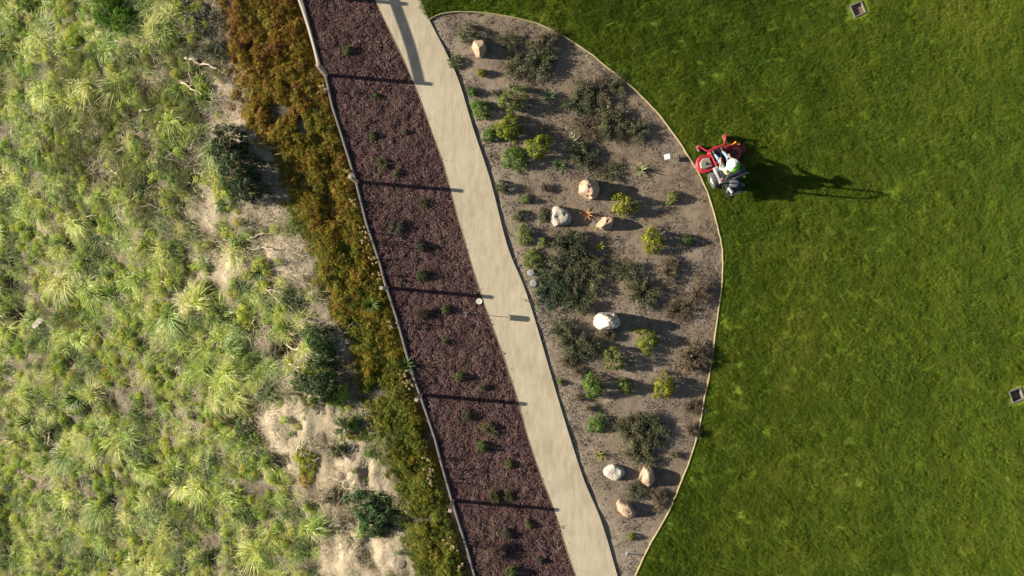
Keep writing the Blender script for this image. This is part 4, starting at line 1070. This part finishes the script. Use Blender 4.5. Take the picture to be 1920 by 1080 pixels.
for k_, (r, z) in enumerate(prof[:-1]): rings.append([bm.verts.new((r*math.cos(6.28318*i/n), r*math.sin(6.28318*i/n)*1.04, z+(.012*math.cos(2*6.28318*i/n) if k_ < 2 else 0))) for i in range(n)])
for a, b in zip(rings, rings[1:]):
    for i in range(n): bm.faces.new((a[i], a[(i+1) % n], b[(i+1) % n], b[i]))
bm.faces.new(rings[-1]); bmesh.ops.recalc_face_normals(bm, faces=bm.faces); bmesh.ops.solidify(bm, geom=bm.faces[:], thickness=.006)
fin('hat', bm, M_HAT.m, drv, rel(0, .20, 1.545), True)
# hi-vis vest hugging the torso
bm = bmesh.new(); rings = []
for z, rx, ry, cy in ((.86, .215, .185, .10), (.98, .215, .18, .105), (1.12, .235, .175, .13), (1.22, .215, .14, .145), (1.285, .13, .10, .155)):
    rings.append([bm.verts.new((rx*math.cos(6.28318*i/24), cy+ry*math.sin(6.28318*i/24), z)) for i in range(24)])
for a, b in zip(rings, rings[1:]):
    for i in range(24): bm.faces.new((a[i], a[(i+1) % 24], b[(i+1) % 24], b[i]))
bmesh.ops.recalc_face_normals(bm, faces=bm.faces); bmesh.ops.solidify(bm, geom=bm.faces[:], thickness=.008)
fin('vest', bm, plain('pale_yellow_vest', (.48, .52, .22), .8, .1, .1), drv, rel(0, 0, 0), True)

# ------------------------------------------------------------------ the bank west of the wall
m = Mat('reed_blade', .65, .25); a = m.noise(.30, 4); b = m.noise(1.6, 4, .65); rn = m.rnd(); t = m.attr('tint')
f = m.math('ADD', m.math('ADD', m.math('MULTIPLY', a, .42), m.math('MULTIPLY', b, .34)), m.math('MULTIPLY', rn, .28))
c = m.ramp(f, [(.30, (.045, .10, .018)), (.38, (.13, .26, .02)), (.46, (.30, .44, .03)), (.57, (.50, .56, .06)), (.70, (.62, .58, .24)), (.82, (.30, .22, .11))])
c = m.mix(m.math('MULTIPLY', t, .85), c, (.92, .90, .55)); m.col(c); m.leafy(.35); M_REED = m.m
def tint_mat(name, stops, nz=1.0, amt=.3, tip=None, tw=.5, w=(.35, .3, .35)):
    m = Mat(name, .7, .2); a = m.noise(nz, 4); b = m.noise(nz*6, 4); f = m.math('ADD', m.math('ADD', m.math('MULTIPLY', a, w[0]), m.math('MULTIPLY', b, w[1])), m.math('MULTIPLY', m.rnd(), w[2]))
    c = m.ramp(f, stops)
    if tip: c = m.mix(m.math('MULTIPLY', m.attr('tint'), tw), c, tip)
    m.col(c); m.leafy(amt); return m.m
def reed(rng, n, L0, L1, wid, el0=25, el1=80, droop=1.0, rad=.14, bias=.3):
    """a tussock of long arching blades"""
    K = 5; a = rng.uniform(0, 2*np.pi, n); L = rng.uniform(L0, L1, n); el = np.radians(rng.uniform(el0, el1, n)); w0 = wid*rng.uniform(.6, 1.4, n)
    br = rad*np.sqrt(rng.random(n)); ba = rng.uniform(0, 2*np.pi, n); tw = rng.normal(0, .5, n)
    p = np.stack([br*np.cos(ba), br*np.sin(ba), np.zeros(n)], 1); V = np.zeros((n, K+1, 2, 3)); T = np.zeros((n, K+1, 2))
    tb = np.where(rng.random(n) < .28, rng.uniform(.6, 1, n), rng.uniform(0, .25, n)); e = el.copy(); aa = a.copy()
    for k in range(K+1):
        f = k/K; ww = w0*(1-f)**.7*(.6+.4*min(1, f*4)); s = np.stack([-np.sin(aa+tw), np.cos(aa+tw), 0*aa], 1)
        V[:, k, 0] = p-s*ww[:, None]; V[:, k, 1] = p+s*ww[:, None]; T[:, k] = np.clip(tb*.65+.5*f*tb+.12*f, 0, 1)[:, None]
        st = L/K; p = p+np.stack([np.cos(aa)*np.cos(e)*st+bias*.10*f*L, np.sin(aa)*np.cos(e)*st-bias*.07*f*L, np.sin(e)*st], 1); p[:, 2] = np.maximum(p[:, 2], .02)
        e = e-droop*(.35+.5*f)*rng.uniform(.5, 1.2, n); aa = aa+rng.normal(0, .12, n)
    V = V.reshape(-1, 3); i = np.arange(n)[:, None]*(K+1)*2; Fs = []
    for k in range(K):
        q = i+k*2; Fs += [q+[0, 1, 3], q+[0, 3, 2]]
    return V, np.concatenate(Fs), T.ravel()
REED = [mk('tussock', reed(NR, int(NR.integers(150, 330)), l0, l1, w_, e0, e1, dr, rd, bi), M_REED) for l0, l1, w_, e0, e1, dr, rd, bi in (
 (.5, 1.15, .015, 15, 80, 1.1, .22, 1.6), (.4, .9, .012, 25, 85, .8, .32, 1.2), (.5, 1.2, .018, 10, 60, .7, .15, 1.9), (.3, .8, .012, 5, 70, .9, .40, .8),
 (.6, 1.25, .016, 35, 85, 1.4, .25, 2.2), (.3, .7, .014, 10, 60, .6, .35, 1.5), (.5, 1.0, .022, 15, 70, 1.0, .12, 1.0), (.4, 1.1, .011, 20, 85, 1.2, .38, 1.8))]
M_GREED = tint_mat('green_reed', [(.3, (.06, .10, .03)), (.5, (.10, .17, .045)), (.65, (.17, .23, .06))], .6, .3, (.35, .36, .17), .5)
GREED = [mk('tussock', reed(NR, 240, .35, l1, w_, 15, 78, 1.0, rd, 1.3), M_GREED) for l1, w_, rd in ((1.0, .015, .2), (.8, .02, .3), (1.1, .013, .35), (.7, .017, .4))]
M_STRAW = tint_mat('straw', [(.3, (.22, .17, .11)), (.5, (.42, .35, .22)), (.65, (.52, .45, .30))], .5, .1)
def straws(rng, n, rad, L, wd):
    V, Fs = [], []
    for _ in range(n):
        a = rng.normal(.9, .9); l = L*rng.uniform(.3, 1.3); c = np.array([*(rng.normal(0, rad, 2)), rng.uniform(0, .10)]); u = np.array([math.cos(a), math.sin(a), rng.normal(0, .15)]); s = np.array([-u[1], u[0], 0])*wd
        q = c+np.array([0, 0, .03])+s*rng.normal(0, 2); b = len(V); V += [c-u*l/2-s, c-u*l/2+s, q+s, q-s, c+u*l/2]; Fs += [(b, b+1, b+2), (b, b+2, b+3), (b+3, b+2, b+4)]
    V = np.array(V); V[:, 2] = np.maximum(V[:, 2], .005); return V, np.array(Fs), rng.uniform(0, 1, len(V))
STRAW = [mk('straw', straws(NR, 40, .22, .42, .006), M_STRAW) for _ in range(5)]
M_BRUSH = tint_mat('grey_brush', [(.3, (.11, .085, .06)), (.45, (.16, .165, .055)), (.58, (.22, .27, .045)), (.7, (.28, .29, .10))], .5, .25, (.34, .33, .15), .5)
def brushy(rng):
    a, b = sprawl(rng, 34, .045, 18, .5); return merge([a, b])
BRUSH = [mk('brush', brushy(NR), M_BRUSH) for _ in range(4)]

# regions drawn over the photograph: where the tall reeds leave gaps
BRSH = [P([(110, 110), (370, 90), (400, 300), (340, 400), (150, 420), (90, 250)])]
def inreg(px, py, regs):
    q = ground_xy(px, py); return any(bool(inside([q[0]], [q[1]], r)[0]) for r in regs)
cand = []; grid = {}
R2 = random.Random(5)
def free(x, y, d):
    gx, gy = int(x//1), int(y//1)
    for i in (-1, 0, 1):
        for j in (-1, 0, 1):
            for a, b in grid.get((gx+i, gy+j), ()):
                if (a-x)**2+(b-y)**2 < d*d: return False
    grid.setdefault((gx, gy), []).append((x, y)); return True
for _ in range(26000):
    y = R2.uniform(-17, 17); cx = float(np.interp(y, CY, CX)); x = R2.uniform(-31, cx-.15); z = height(x, y); px, py = to_px(x, y, z)
    if inreg(px, py, SAND): continue
    if any((x-q[0])**2+(y-q[1])**2 < (q[2]*1.15)**2 for q in HOLLOWS): continue
    br = inreg(px, py, BRSH)
    if br and R2.random() < .75: continue
    g = fb(x, y, .5, 31, 3)
    if free(x, y, .41+.2*(g < -.2)+.5*(g < -.3)): cand.append((x, y, z, px, py, br))
vis = [c for c in cand if -40 < c[3] < 1960 and -40 < c[4] < 1120]
R2.shuffle(vis)
size = {}
for c in cand: size[c] = .88*min(1.15, max(.38, R2.gauss(.74, .25)*(1+.5*fb(c[0], c[1], .5, 77, 3))))
vis.sort(key=lambda c: -size[c]); ind = set(vis[:285])
tus = []
for c in vis[:285]:
    gr = R2.random() < (.5 if fb(c[0], c[1], .4, 78, 3) > .05 else .15); s = size[c]
    tus.append((c, None)); o = link('reed_tussock', R2.choice(GREED if gr else REED), None, (c[0], c[1], c[2]-.03)); o.scale = (s, s, s*R2.uniform(1.1, 1.6)); o.rotation_euler = (R2.uniform(-.4, .4), R2.uniform(-.25, .5), R2.uniform(-1.6, 1.6))
    tus[-1] = (c, o)
rest = [c for c in cand if c not in ind]
scatter('reeds', [(c[0], c[1], c[2]-.03) for c in rest], [(R2.uniform(-.12, .12), R2.uniform(-.05, .3), R2.uniform(-1.2, 1.2)) for c in rest], [(size[c],)*3 for c in rest], [R2.randrange(12) if R2.random() < .5 else R2.randrange(8) for c in rest], REED+GREED, 'smaller reeds filling the gaps between the big tussocks of the bank', 'reeds')
pts, idx, rot, sc = [], [], [], []
for _ in range(5200):
    y = R2.uniform(-16, 16); cx = float(np.interp(y, CY, CX)); x = R2.uniform(-30, cx+1.5)
    if x > xat(WALL, y)-2.3: continue
    if fb(x, y, .8, 41, 3) < -.28: continue
    if not inreg(*to_px(x, y, height(x, y)), SAND) and R2.random() < .45: continue
    pts.append((x, y, height(x, y)-.01)); idx.append(R2.randrange(5)); rot.append((R2.uniform(-.2, .2), R2.uniform(0, .4), R2.uniform(0, 6.28))); s = R2.uniform(.6, 1.4); sc.append((s, s, s))
scatter('dry_straw', pts, rot, sc, idx, STRAW, 'bleached dry straw lying over the bank', 'straw')
pts, idx, rot, sc = [], [], [], []
for _ in range(2600):
    y = R2.uniform(-16, 16); cx = float(np.interp(y, CY, CX)); x = R2.uniform(-29, cx+1.2)
    z = height(x, y); px, py = to_px(x, y, z); br = inreg(px, py, BRSH)
    if not br and R2.random() > .12: continue
    if inreg(px, py, SAND) and R2.random() < .5: continue
    pts.append((x, y, z-.02)); idx.append(R2.randrange(4)); rot.append((0, .2, R2.uniform(0, 6.28))); s = R2.uniform(.35, .75); sc.append((s, s, s*.9))
scatter('low_brush', pts, rot, sc, idx, BRUSH, 'grey green twiggy brush covering the upper bank', 'brush')

# leafy weeds between the tussocks
M_WEED = tint_mat('weed_leaf', [(.30, (.06, .13, .02)), (.42, (.18, .33, .025)), (.52, (.38, .52, .03)), (.64, (.54, .53, .06)), (.76, (.36, .25, .07))], .8, .3, (.50, .52, .22), .45)
WEED = [mk('weed', dome_crown(NR, 40, 16, .11, .75, .28), M_WEED) for _ in range(5)]
pts, idx, rot, sc = [], [], [], []
for _ in range(11000):
    y = R2.uniform(-16, 16); cx = float(np.interp(y, CY, CX)); x = R2.uniform(-29, cx+.6)
    z = height(x, y); px, py = to_px(x, y, z)
    if fb(x, y, .9, 71, 3) < -.06 or (inreg(px, py, SAND) and R2.random() < .9): continue
    if any((x-q[0])**2+(y-q[1])**2 < (q[2]*.9)**2 for q in HOLLOWS): continue
    s = R2.uniform(.10, .30); pts.append((x, y, z-.02)); idx.append(R2.randrange(5)); rot.append((0, .15, R2.uniform(0, 6.28))); sc.append((s, s*R2.uniform(.6, 1.3), s*R2.uniform(.7, 1.6)))
scatter('bank_weeds', pts, rot, sc, idx, WEED, 'leafy green and yellowish weeds between the reed tussocks', 'weeds')

# the band of orange and olive creeping shrubs beside the wall
BAND = P([(380,-200),(395,0),(425,90),(455,200),(500,270),(535,340),(545,430),(590,510),(620,580),(655,640),(672,700),(690,760),(715,830),(745,900),(755,980),(775,1080),(800,1240)])
BY_ = np.array([p[1] for p in BAND][::-1]); BX_ = np.array([p[0] for p in BAND][::-1])
m = Mat('creeping_leaf', .65, .2); a = m.noise(.55, 4); b = m.noise(3.2, 4, .6)
sx_ = m.new('ShaderNodeSeparateXYZ'); m.l(m.pos(), sx_.inputs[0]); gy = m.math('MULTIPLY', m.math('SUBTRACT', 1.5, sx_.outputs[1]), .012)
f = m.math('ADD', m.math('ADD', m.math('MULTIPLY', a, .45), m.math('MULTIPLY', b, .42)), m.math('ADD', m.math('MULTIPLY', m.rnd(), .18), gy))
c = m.ramp(f, [(.32, (.20, .10, .045)), (.38, (.26, .15, .035)), (.45, (.30, .215, .03)), (.53, (.23, .205, .025)), (.59, (.125, .14, .022)), (.67, (.19, .21, .03)), (.80, (.085, .125, .025))])
c = m.mix(m.attr('tint'), m.mix(1.0, c, (.45, .42, .5), 'MULTIPLY'), m.mix(1.0, c, (2.1, 2.0, 1.7), 'MULTIPLY')); m.col(c); m.leafy(.25); M_CREEP = m.m
def creep(rng, k):
    if k % 2: return dome_crown(rng, 34, 20, .10, .75, .30)
    a, b = sprawl(rng, 26, .085, 12, .8); return merge([a, b])
CREEP = [mk('creep', creep(NR, k), M_CREEP) for k in range(6)]
pts, idx, rot, sc = [], [], [], []
for _ in range(14000):
    y = R2.uniform(-15, 15); lx = float(np.interp(y, BY_, BX_)); rx = xat(WALL, y); lx += .45*fb(0, y, .9, 51, 3)+.35*fb(0, y, 3, 55, 2)+(-R2.random()*.9 if R2.random() < .06 else 0); g = .16+.10*(fb(1, y, 1.1, 52, 3)); g += .30 if y < -2.5 else .05
    x = R2.uniform(lx, rx-g)
    px, py = to_px(x, y, 0)
    hgt = .27+.17*fb(x, y, 1.5, 53, 3)
    if fb(x, y, 1.0, 54, 3) < -.42 and x < rx-.9: continue
    # a narrow bare track through the band
    tx = np.interp(py, [420, 470, 560, 640, 720], [548, 560, 600, 640, 668])
    if 430 < py < 700 and abs(px-tx) < 5: continue
    e = min(1, (x-lx)/.5, (rx-x)/.5+.3); s = R2.uniform(.11, .27); z = height(x, y)
    pts.append((x, y, z-.03)); idx.append(R2.randrange(6)); rot.append((R2.uniform(-.2, .2), R2.uniform(-.2, .2), R2.uniform(0, 6.28))); sc.append((s, s, max(.12, hgt)*R2.uniform(.7, 1.15)*max(.45, e)))
scatter('creeping_shrubs', pts, rot, sc, idx, CREEP, 'dense rusty and olive creeping shrubs between the bank and the low wall', 'ground cover')

# flowering stalks by the wall, throwing shadows on the mulch
M_BLOS = plain('cream_blossom', (.50, .38, .17), .9, .1, .2, 20)
def blossom(rng):
    V, Fs, T = [], [], []; segs = []
    for i in range(6):
        a = rng.uniform(0, 6.28); r = rng.uniform(.02, .17); tip = np.array([r*math.cos(a), r*math.sin(a), rng.uniform(.7, 1)]); segs.append(((0, 0, 0), tip, .010, .006))
        k = 34; o = rng.normal(0, 1, (k, 3)); o /= np.linalg.norm(o, axis=1, keepdims=True); q = leaves(rng, tip+o*np.array([.04, .04, .02])*rng.random((k, 1))**.3, o, .03, .8); V.append(q)
    return merge(V), tubes(rng, segs)
BLO = [(mk('blossoms', a, M_BLOS), mk('stalks', b, M_TWIG)) for a, b in (blossom(NR) for _ in range(4))]
for px, py, h, lb in [(606, 168, .75, 'cream flowered stalk at the wall below the highest full post'), (655, 322, .4, 'cream blossoms just above the second post shadow at the wall'),
 (662, 378, .5, 'cream flowered stalk at the wall just below the second post shadow'), (684, 432, .7, 'cream flower cluster at the wall in the second bay, upper one'), (693, 452, .9, 'cream flower cluster at the wall in the second bay, lower one'),
 (702, 488, .5, 'small cream blossoms at the wall above the third post'), (709, 517, .6, 'pair of cream blossoms just above the third post'), (735, 607, .7, 'cream stalk standing at the wall in the third bay'),
 (756, 699, .4, 'small cream flowers over the wall foot above the fourth post'), (762, 712, .5, 'tallest of the cream flowers above the fourth post'), (769, 722, .35, 'lowest cream flowers above the fourth post'),
 (800, 862, .75, 'cream flowers in the lower bay, uppermost of three'), (803, 884, .9, 'cream flowers in the lower bay, middle of three with a heavy shadow'), (806, 905, .8, 'cream flowers in the lower bay, lowest of three'),
 (838, 1012, .6, 'cream flowers near the bottom of the wall, upper ones'), (852, 1028, .7, 'cream flowers near the bottom of the wall, lower ones'), (862, 1062, .5, 'cream flowers at the very bottom of the wall')]:
    x, y = ground_xy(px, py, h-.3); x = min(x, xat(WALL, y)-.18); o = empty('flowering_plant', (x, y, height(x, y)), R.uniform(0, 6)); tag(o, lb, 'flowers'); a, b = R.choice(BLO)
    for nm, me in (('blossoms', a), ('stalks', b)):
        c = link(nm, me, o); c.scale = (1.15, 1.15, h+.15)

# single plants and bushes of the bank
def bank_bush(px, py, r, h, c, lb, kind='dome', fine=False, cat='bush'):
    b = bank(px, py); return bush('bank_bush', px, py, r*(30-b[2])/30, h, c, lb, cat, fine, base=b, kind=kind)
for px, py, r, h, c, kd, fi, lb in [
 (215, 22, 30, .9, (.07, .17, .015), 'dome', 1, 'bright green feathery bush at the top of the bank, left half of a pair'),
 (245, 45, 27, .8, (.09, .19, .015), 'dome', 1, 'bright green feathery bush at the top of the bank, right half of a pair'),
 (60, -2, 24, .7, (.06, .13, .02), 'dome', 1, 'green bush cut by the top edge of the photo'),
 (432, 275, 34, .9, (.035, .06, .03), 'dome', 0, 'very dark bush on the upper bank, top one of a group of three'),
 (455, 315, 38, 1.0, (.04, .07, .03), 'dome', 0, 'very dark bush on the upper bank, middle one of a group of three'),
 (473, 355, 32, .9, (.035, .06, .03), 'dome', 0, 'very dark bush on the upper bank, lowest one of a group of three'),
 (600, 630, 28, .7, (.06, .12, .04), 'dome', 0, 'green bush beside the fallen branches in the middle of the bank'),
 (612, 668, 20, .6, (.045, .09, .03), 'dome', 0, 'small dark bush between two bigger ones in the middle of the bank'),
 (605, 712, 36, .8, (.045, .075, .03), 'dome', 0, 'large dark bush shading the edge of the rusty shrubs'),
 (570, 715, 22, .5, (.08, .13, .04), 'dome', 0, 'green bush left of the large dark bush'),
 (648, 800, 24, .5, (.07, .15, .03), 'sprawl', 0, 'loose green bush on the sandy slope'),
 (635, 840, 22, .4, (.10, .13, .06), 'sprawl', 0, 'loose grey green bush below another on the sandy slope'),
 (690, 945, 34, .7, (.055, .11, .035), 'dome', 0, 'dense green bush at the sandy cut, left part'),
 (718, 955, 32, .7, (.06, .11, .045), 'dome', 0, 'dense green bush at the sandy cut, right part'),
 (700, 978, 26, .6, (.055, .115, .035), 'dome', 0, 'dense green bush at the sandy cut, lowest part'),
 (465, 800, 24, .5, (.09, .14, .05), 'dome', 1, 'soft green bush at the head of the sandy cut'),
 (470, 825, 17, .4, (.10, .20, .03), 'dome', 1, 'bright green low bush under the soft green one'),
 (575, 860, 23, .22, (.24, .28, .02), 'dome', 0, 'flat patch of yellow green succulent on the sand, upper part'),
 (578, 895, 17, .18, (.27, .22, .02), 'dome', 0, 'flat patch of yellow green succulent on the sand, lower part'),
 (130, 590, 22, .15, (.30, .24, .02), 'sprawl', 0, 'ochre creeping succulent left of the green reeds'),
 (160, 605, 20, .15, (.26, .24, .02), 'sprawl', 0, 'ochre creeping succulent below another among the reeds'),
 (182, 650, 22, .15, (.27, .25, .02), 'sprawl', 0, 'ochre creeping succulent in the middle of its patch'),
 (212, 690, 20, .15, (.31, .25, .02), 'sprawl', 0, 'ochre creeping succulent lowest of its patch'),
 (72, 572, 12, .15, (.30, .22, .02), 'sprawl', 0, 'small ochre succulent right of the dark hollow'),
 (650, 985, 26, .22, (.17, .155, .13), 'sprawl', 0, 'grey dead bush on the sandy cut left of the dense green bush'),
 (625, 930, 28, .25, (.17, .15, .10), 'sprawl', 0, 'grey brown dead bush on the sandy cut, upper one'),
 (380, 45, 34, .3, (.16, .15, .11), 'sprawl', 0, 'dead grey bush at the top beside the rusty shrubs'),
 (405, 100, 26, .3, (.13, .15, .09), 'sprawl', 0, 'dead grey green bush between the reeds and the rusty shrubs'),
]: bank_bush(px, py, r, h, c, lb, kd, bool(fi))
for px, py, L, c, lb in [(695, 572, 15, (.07, .13, .025), 'bright green spiky plant among the rusty shrubs near the third post'), (762, 684, 7, (.07, .12, .025), 'bright green spiky plant at the wall above the fourth post'),
 (150, 745, 34, (.085, .14, .04), 'dark green spiky plant standing in a hollow on the lower left bank'), (168, 490, 26, (.10, .17, .03), 'green spiky plant with stiff blades in the middle left of the bank'),
 (395, 190, 26, (.13, .20, .04), 'green spiky plant below the bleached logs'), (205, 552, 22, (.10, .19, .03), 'green spiky plant right of the ochre succulents'),
 (490, 510, 20, (.08, .15, .05), 'dark green spiky plant in the shade below the white branch'), (60, 790, 30, (.08, .14, .04), 'dark green spiky plant on the far lower left bank'),
 (590, 675, 16, (.14, .19, .09), 'pale spiky plant beside the dark bushes'),
 (455, 962, 26, (.075, .12, .03), 'dark spiky clump at the edge of the lower reeds near the sandy cut'), (262, 850, 24, (.07, .12, .03), 'dark spiky clump among the lower left reeds'),
 (130, 955, 26, (.17, .23, .06), 'pale green spiky clump near the bottom left'), (330, 985, 22, (.08, .13, .03), 'short dark spiky clump near the bottom of the reeds'),
 (330, 640, 24, (.10, .17, .03), 'green spiky clump in the middle of the reeds'), (20, 340, 24, (.08, .15, .03), 'green spiky clump at the left edge of the photo')]:
    b = bank(px, py) if px < 640 else (*ground_xy(px, py, .1), -.05)
    agave('spiky_plant', px, py, L*(30-b[2])/30, .6, c, lb, 44, 3, cat='plant', thin=1.5, base=b)

# every big tussock is told apart by the nearest landmark, the side it lies on and its rank there
LM = [(230, 32, 'bright green feathery bushes at the top'), (452, 315, 'three very dark upper bushes'), (605, 680, 'dark bushes by the rusty shrubs'), (705, 955, 'dense bush by the sandy cut'), (575, 872, 'yellow green succulent patch'),
 (150, 745, 'dark spiky plant in the hollow'), (168, 490, 'stiff green spiky plant'), (205, 552, 'spiky plant right of the succulents'), (60, 790, 'far left spiky plant'), (395, 190, 'spiky plant below the pale logs'),
 (470, 812, 'soft green bush at the sandy cut'), (380, 120, 'two short pale logs'), (490, 466, 'white level branch'), (528, 562, 'long slanting branch'), (565, 658, 'branch across the dark hollow'), (461, 708, 'level branch near the sandy cut'),
 (310, 525, 'long dull branch'), (130, 152, 'small white upper left branch'), (224, 326, 'small branch in the brush'), (170, 405, 'level middle left branch'), (279, 209, 'stubby pale log'), (78, 603, 'triangular broken board'), (170, 630, 'ochre succulent patch'), (650, 985, 'grey dead bush'), (455, 962, 'dark clump at the lower reeds'), (262, 850, 'dark clump in the lower left reeds'), (130, 955, 'pale green bottom left clump'), (330, 985, 'short dark bottom clump'), (330, 640, 'green clump in the middle reeds'), (20, 340, 'green clump at the left edge'), (0, 1080, 'bottom left corner'), (0, 0, 'top left corner')]
book = {}
for c, o in tus:
    L_ = min(LM, key=lambda q: (q[0]-c[3])**2+(q[1]-c[4])**2); a = math.degrees(math.atan2(L_[1]-c[4], c[3]-L_[0])) % 360
    dr = ['right of', 'up and right of', 'above', 'up and left of', 'left of', 'down and left of', 'below', 'down and right of'][int((a+22.5)//45) % 8]
    book.setdefault((dr, L_), []).append(((L_[0]-c[3])**2+(L_[1]-c[4])**2, o))
ORD = ['nearest', 'second nearest', 'third nearest', 'fourth nearest', 'fifth nearest', 'sixth nearest', 'seventh nearest', 'eighth nearest', 'ninth nearest', 'tenth nearest', 'eleventh nearest', 'twelfth nearest', 'thirteenth nearest', 'fourteenth nearest', 'fifteenth nearest', 'sixteenth nearest', 'seventeenth nearest', 'eighteenth nearest', 'nineteenth nearest', 'twentieth nearest']
for (dr, L_), lst in book.items():
    for k, (_, o) in enumerate(sorted(lst, key=lambda q: q[0])): tag(o, '%s reed tussock %s the %s' % (ORD[min(k, 19)], dr, L_[2]), 'tussock', 'reed tussocks on the bank')

# bleached branches and debris
def stick(p0, p1, r, lb, lift=.25, mat=M_STICK, fork=True):
    a = bank(*p0); b = bank(*p1); a = Vector(a); b = Vector(b); a.z += lift; b.z += lift*1.2; n = 7; path = []
    d = b-a; s = Vector((-d.y, d.x, 0)).normalized()
    for k in range(n): path.append(a.lerp(b, k/(n-1))+s*d.length*.035*math.sin(k*1.7+p0[0])+Vector((0, 0, .03*math.sin(k*2.1))))
    o = empty('fallen_branch', a); tag(o, lb, 'branch'); rr = [r*(1-.55*k/(n-1))*(1+.15*math.sin(k*3)) for k in range(n)]
    bm = bmesh.new(); tube(bm, [q-a for q in path], rr, 7); fin('stem', bm, mat, o, smooth=True)
    if fork:
        for k in (2, 4):
            q = path[k]-a; e = q+d*.22+s*d.length*.14*(1 if k == 2 else -1)+Vector((0, 0, .08)); bm = bmesh.new(); tube(bm, [q, (q+e)/2+Vector((0, 0, .02)), e], [rr[k]*.6, rr[k]*.4, rr[k]*.2], 5); fin('twig', bm, mat, o)
for p0, p1, r, lb in [((352, 113), (376, 115), .05, 'short pale log lying level near the top of the bank'), ((366, 118), (412, 131), .045, 'pale log with a blunt end pointing at the rusty shrubs'),
 ((345, 157), (384, 181), .045, 'pale branch slanting below the short log'), ((358, 118), (364, 165), .025, 'thin branch hanging down from the short log'), ((374, 135), (384, 175), .02, 'thin branch right of another thin one under the logs'),
 ((467, 466), (516, 466), .045, 'white level branch on the sand in the upper bank'), ((472, 448), (499, 437), .03, 'small bent white branch above the level one'),
 ((497, 540), (560, 584), .04, 'long pale branch slanting down to the right'), ((508, 543), (536, 548), .025, 'short pale branch beside the head of the long slanting one'),
 ((536, 642), (594, 673), .03, 'thin branch crossing the dark hollow in the middle of the bank'), ((470, 618), (483, 592), .03, 'short pale branch left of the dark hollow'),
 ((545, 725), (572, 704), .03, 'thin branch pointing up right below the hollow'), ((546, 680), (575, 703), .03, 'branch below the hollow slanting down right'), ((561, 688), (580, 684), .03, 'short curved branch under the hollow'),
 ((440, 709), (482, 707), .04, 'level branch left of the sandy cut'), ((282, 505), (338, 545), .03, 'long dull branch among the reeds in the middle left'), ((118, 150), (142, 154), .03, 'small white branch in the upper left brush'),
 ((214, 322), (234, 330), .03, 'small branch in the brush of the upper left'), ((250, 103), (268, 116), .025, 'pale twig below the bright green bush'), ((175, 405), (185, 406), .02, 'tiny branch above the dark hollow on the left'),
 ((150, 405), (188, 406), .03, 'level thin branch across the middle left reeds'), ((268, 210), (290, 208), .05, 'stubby pale log in the upper brush'), ((560, 845), (572, 808), .03, 'upright dull branch above the yellow green succulent')]:
    stick(p0, p1, r, lb)
b = bank(78, 603); bm = bmesh.new()
prism(bm, [(-.28, -.32), (-.08, -.38), (.30, .18), (.22, .26), (-.02, .22)], 0, .04, .0)
o = fin('broken_board', bm, plain('bleached_board', (.62, .52, .42), .9, .2, .12), None, (b[0], b[1], b[2]+.30), rot=(.1, -.15, -.3)); tag(o, 'pale triangular broken board on the left bank beside the dark hollow', 'board')
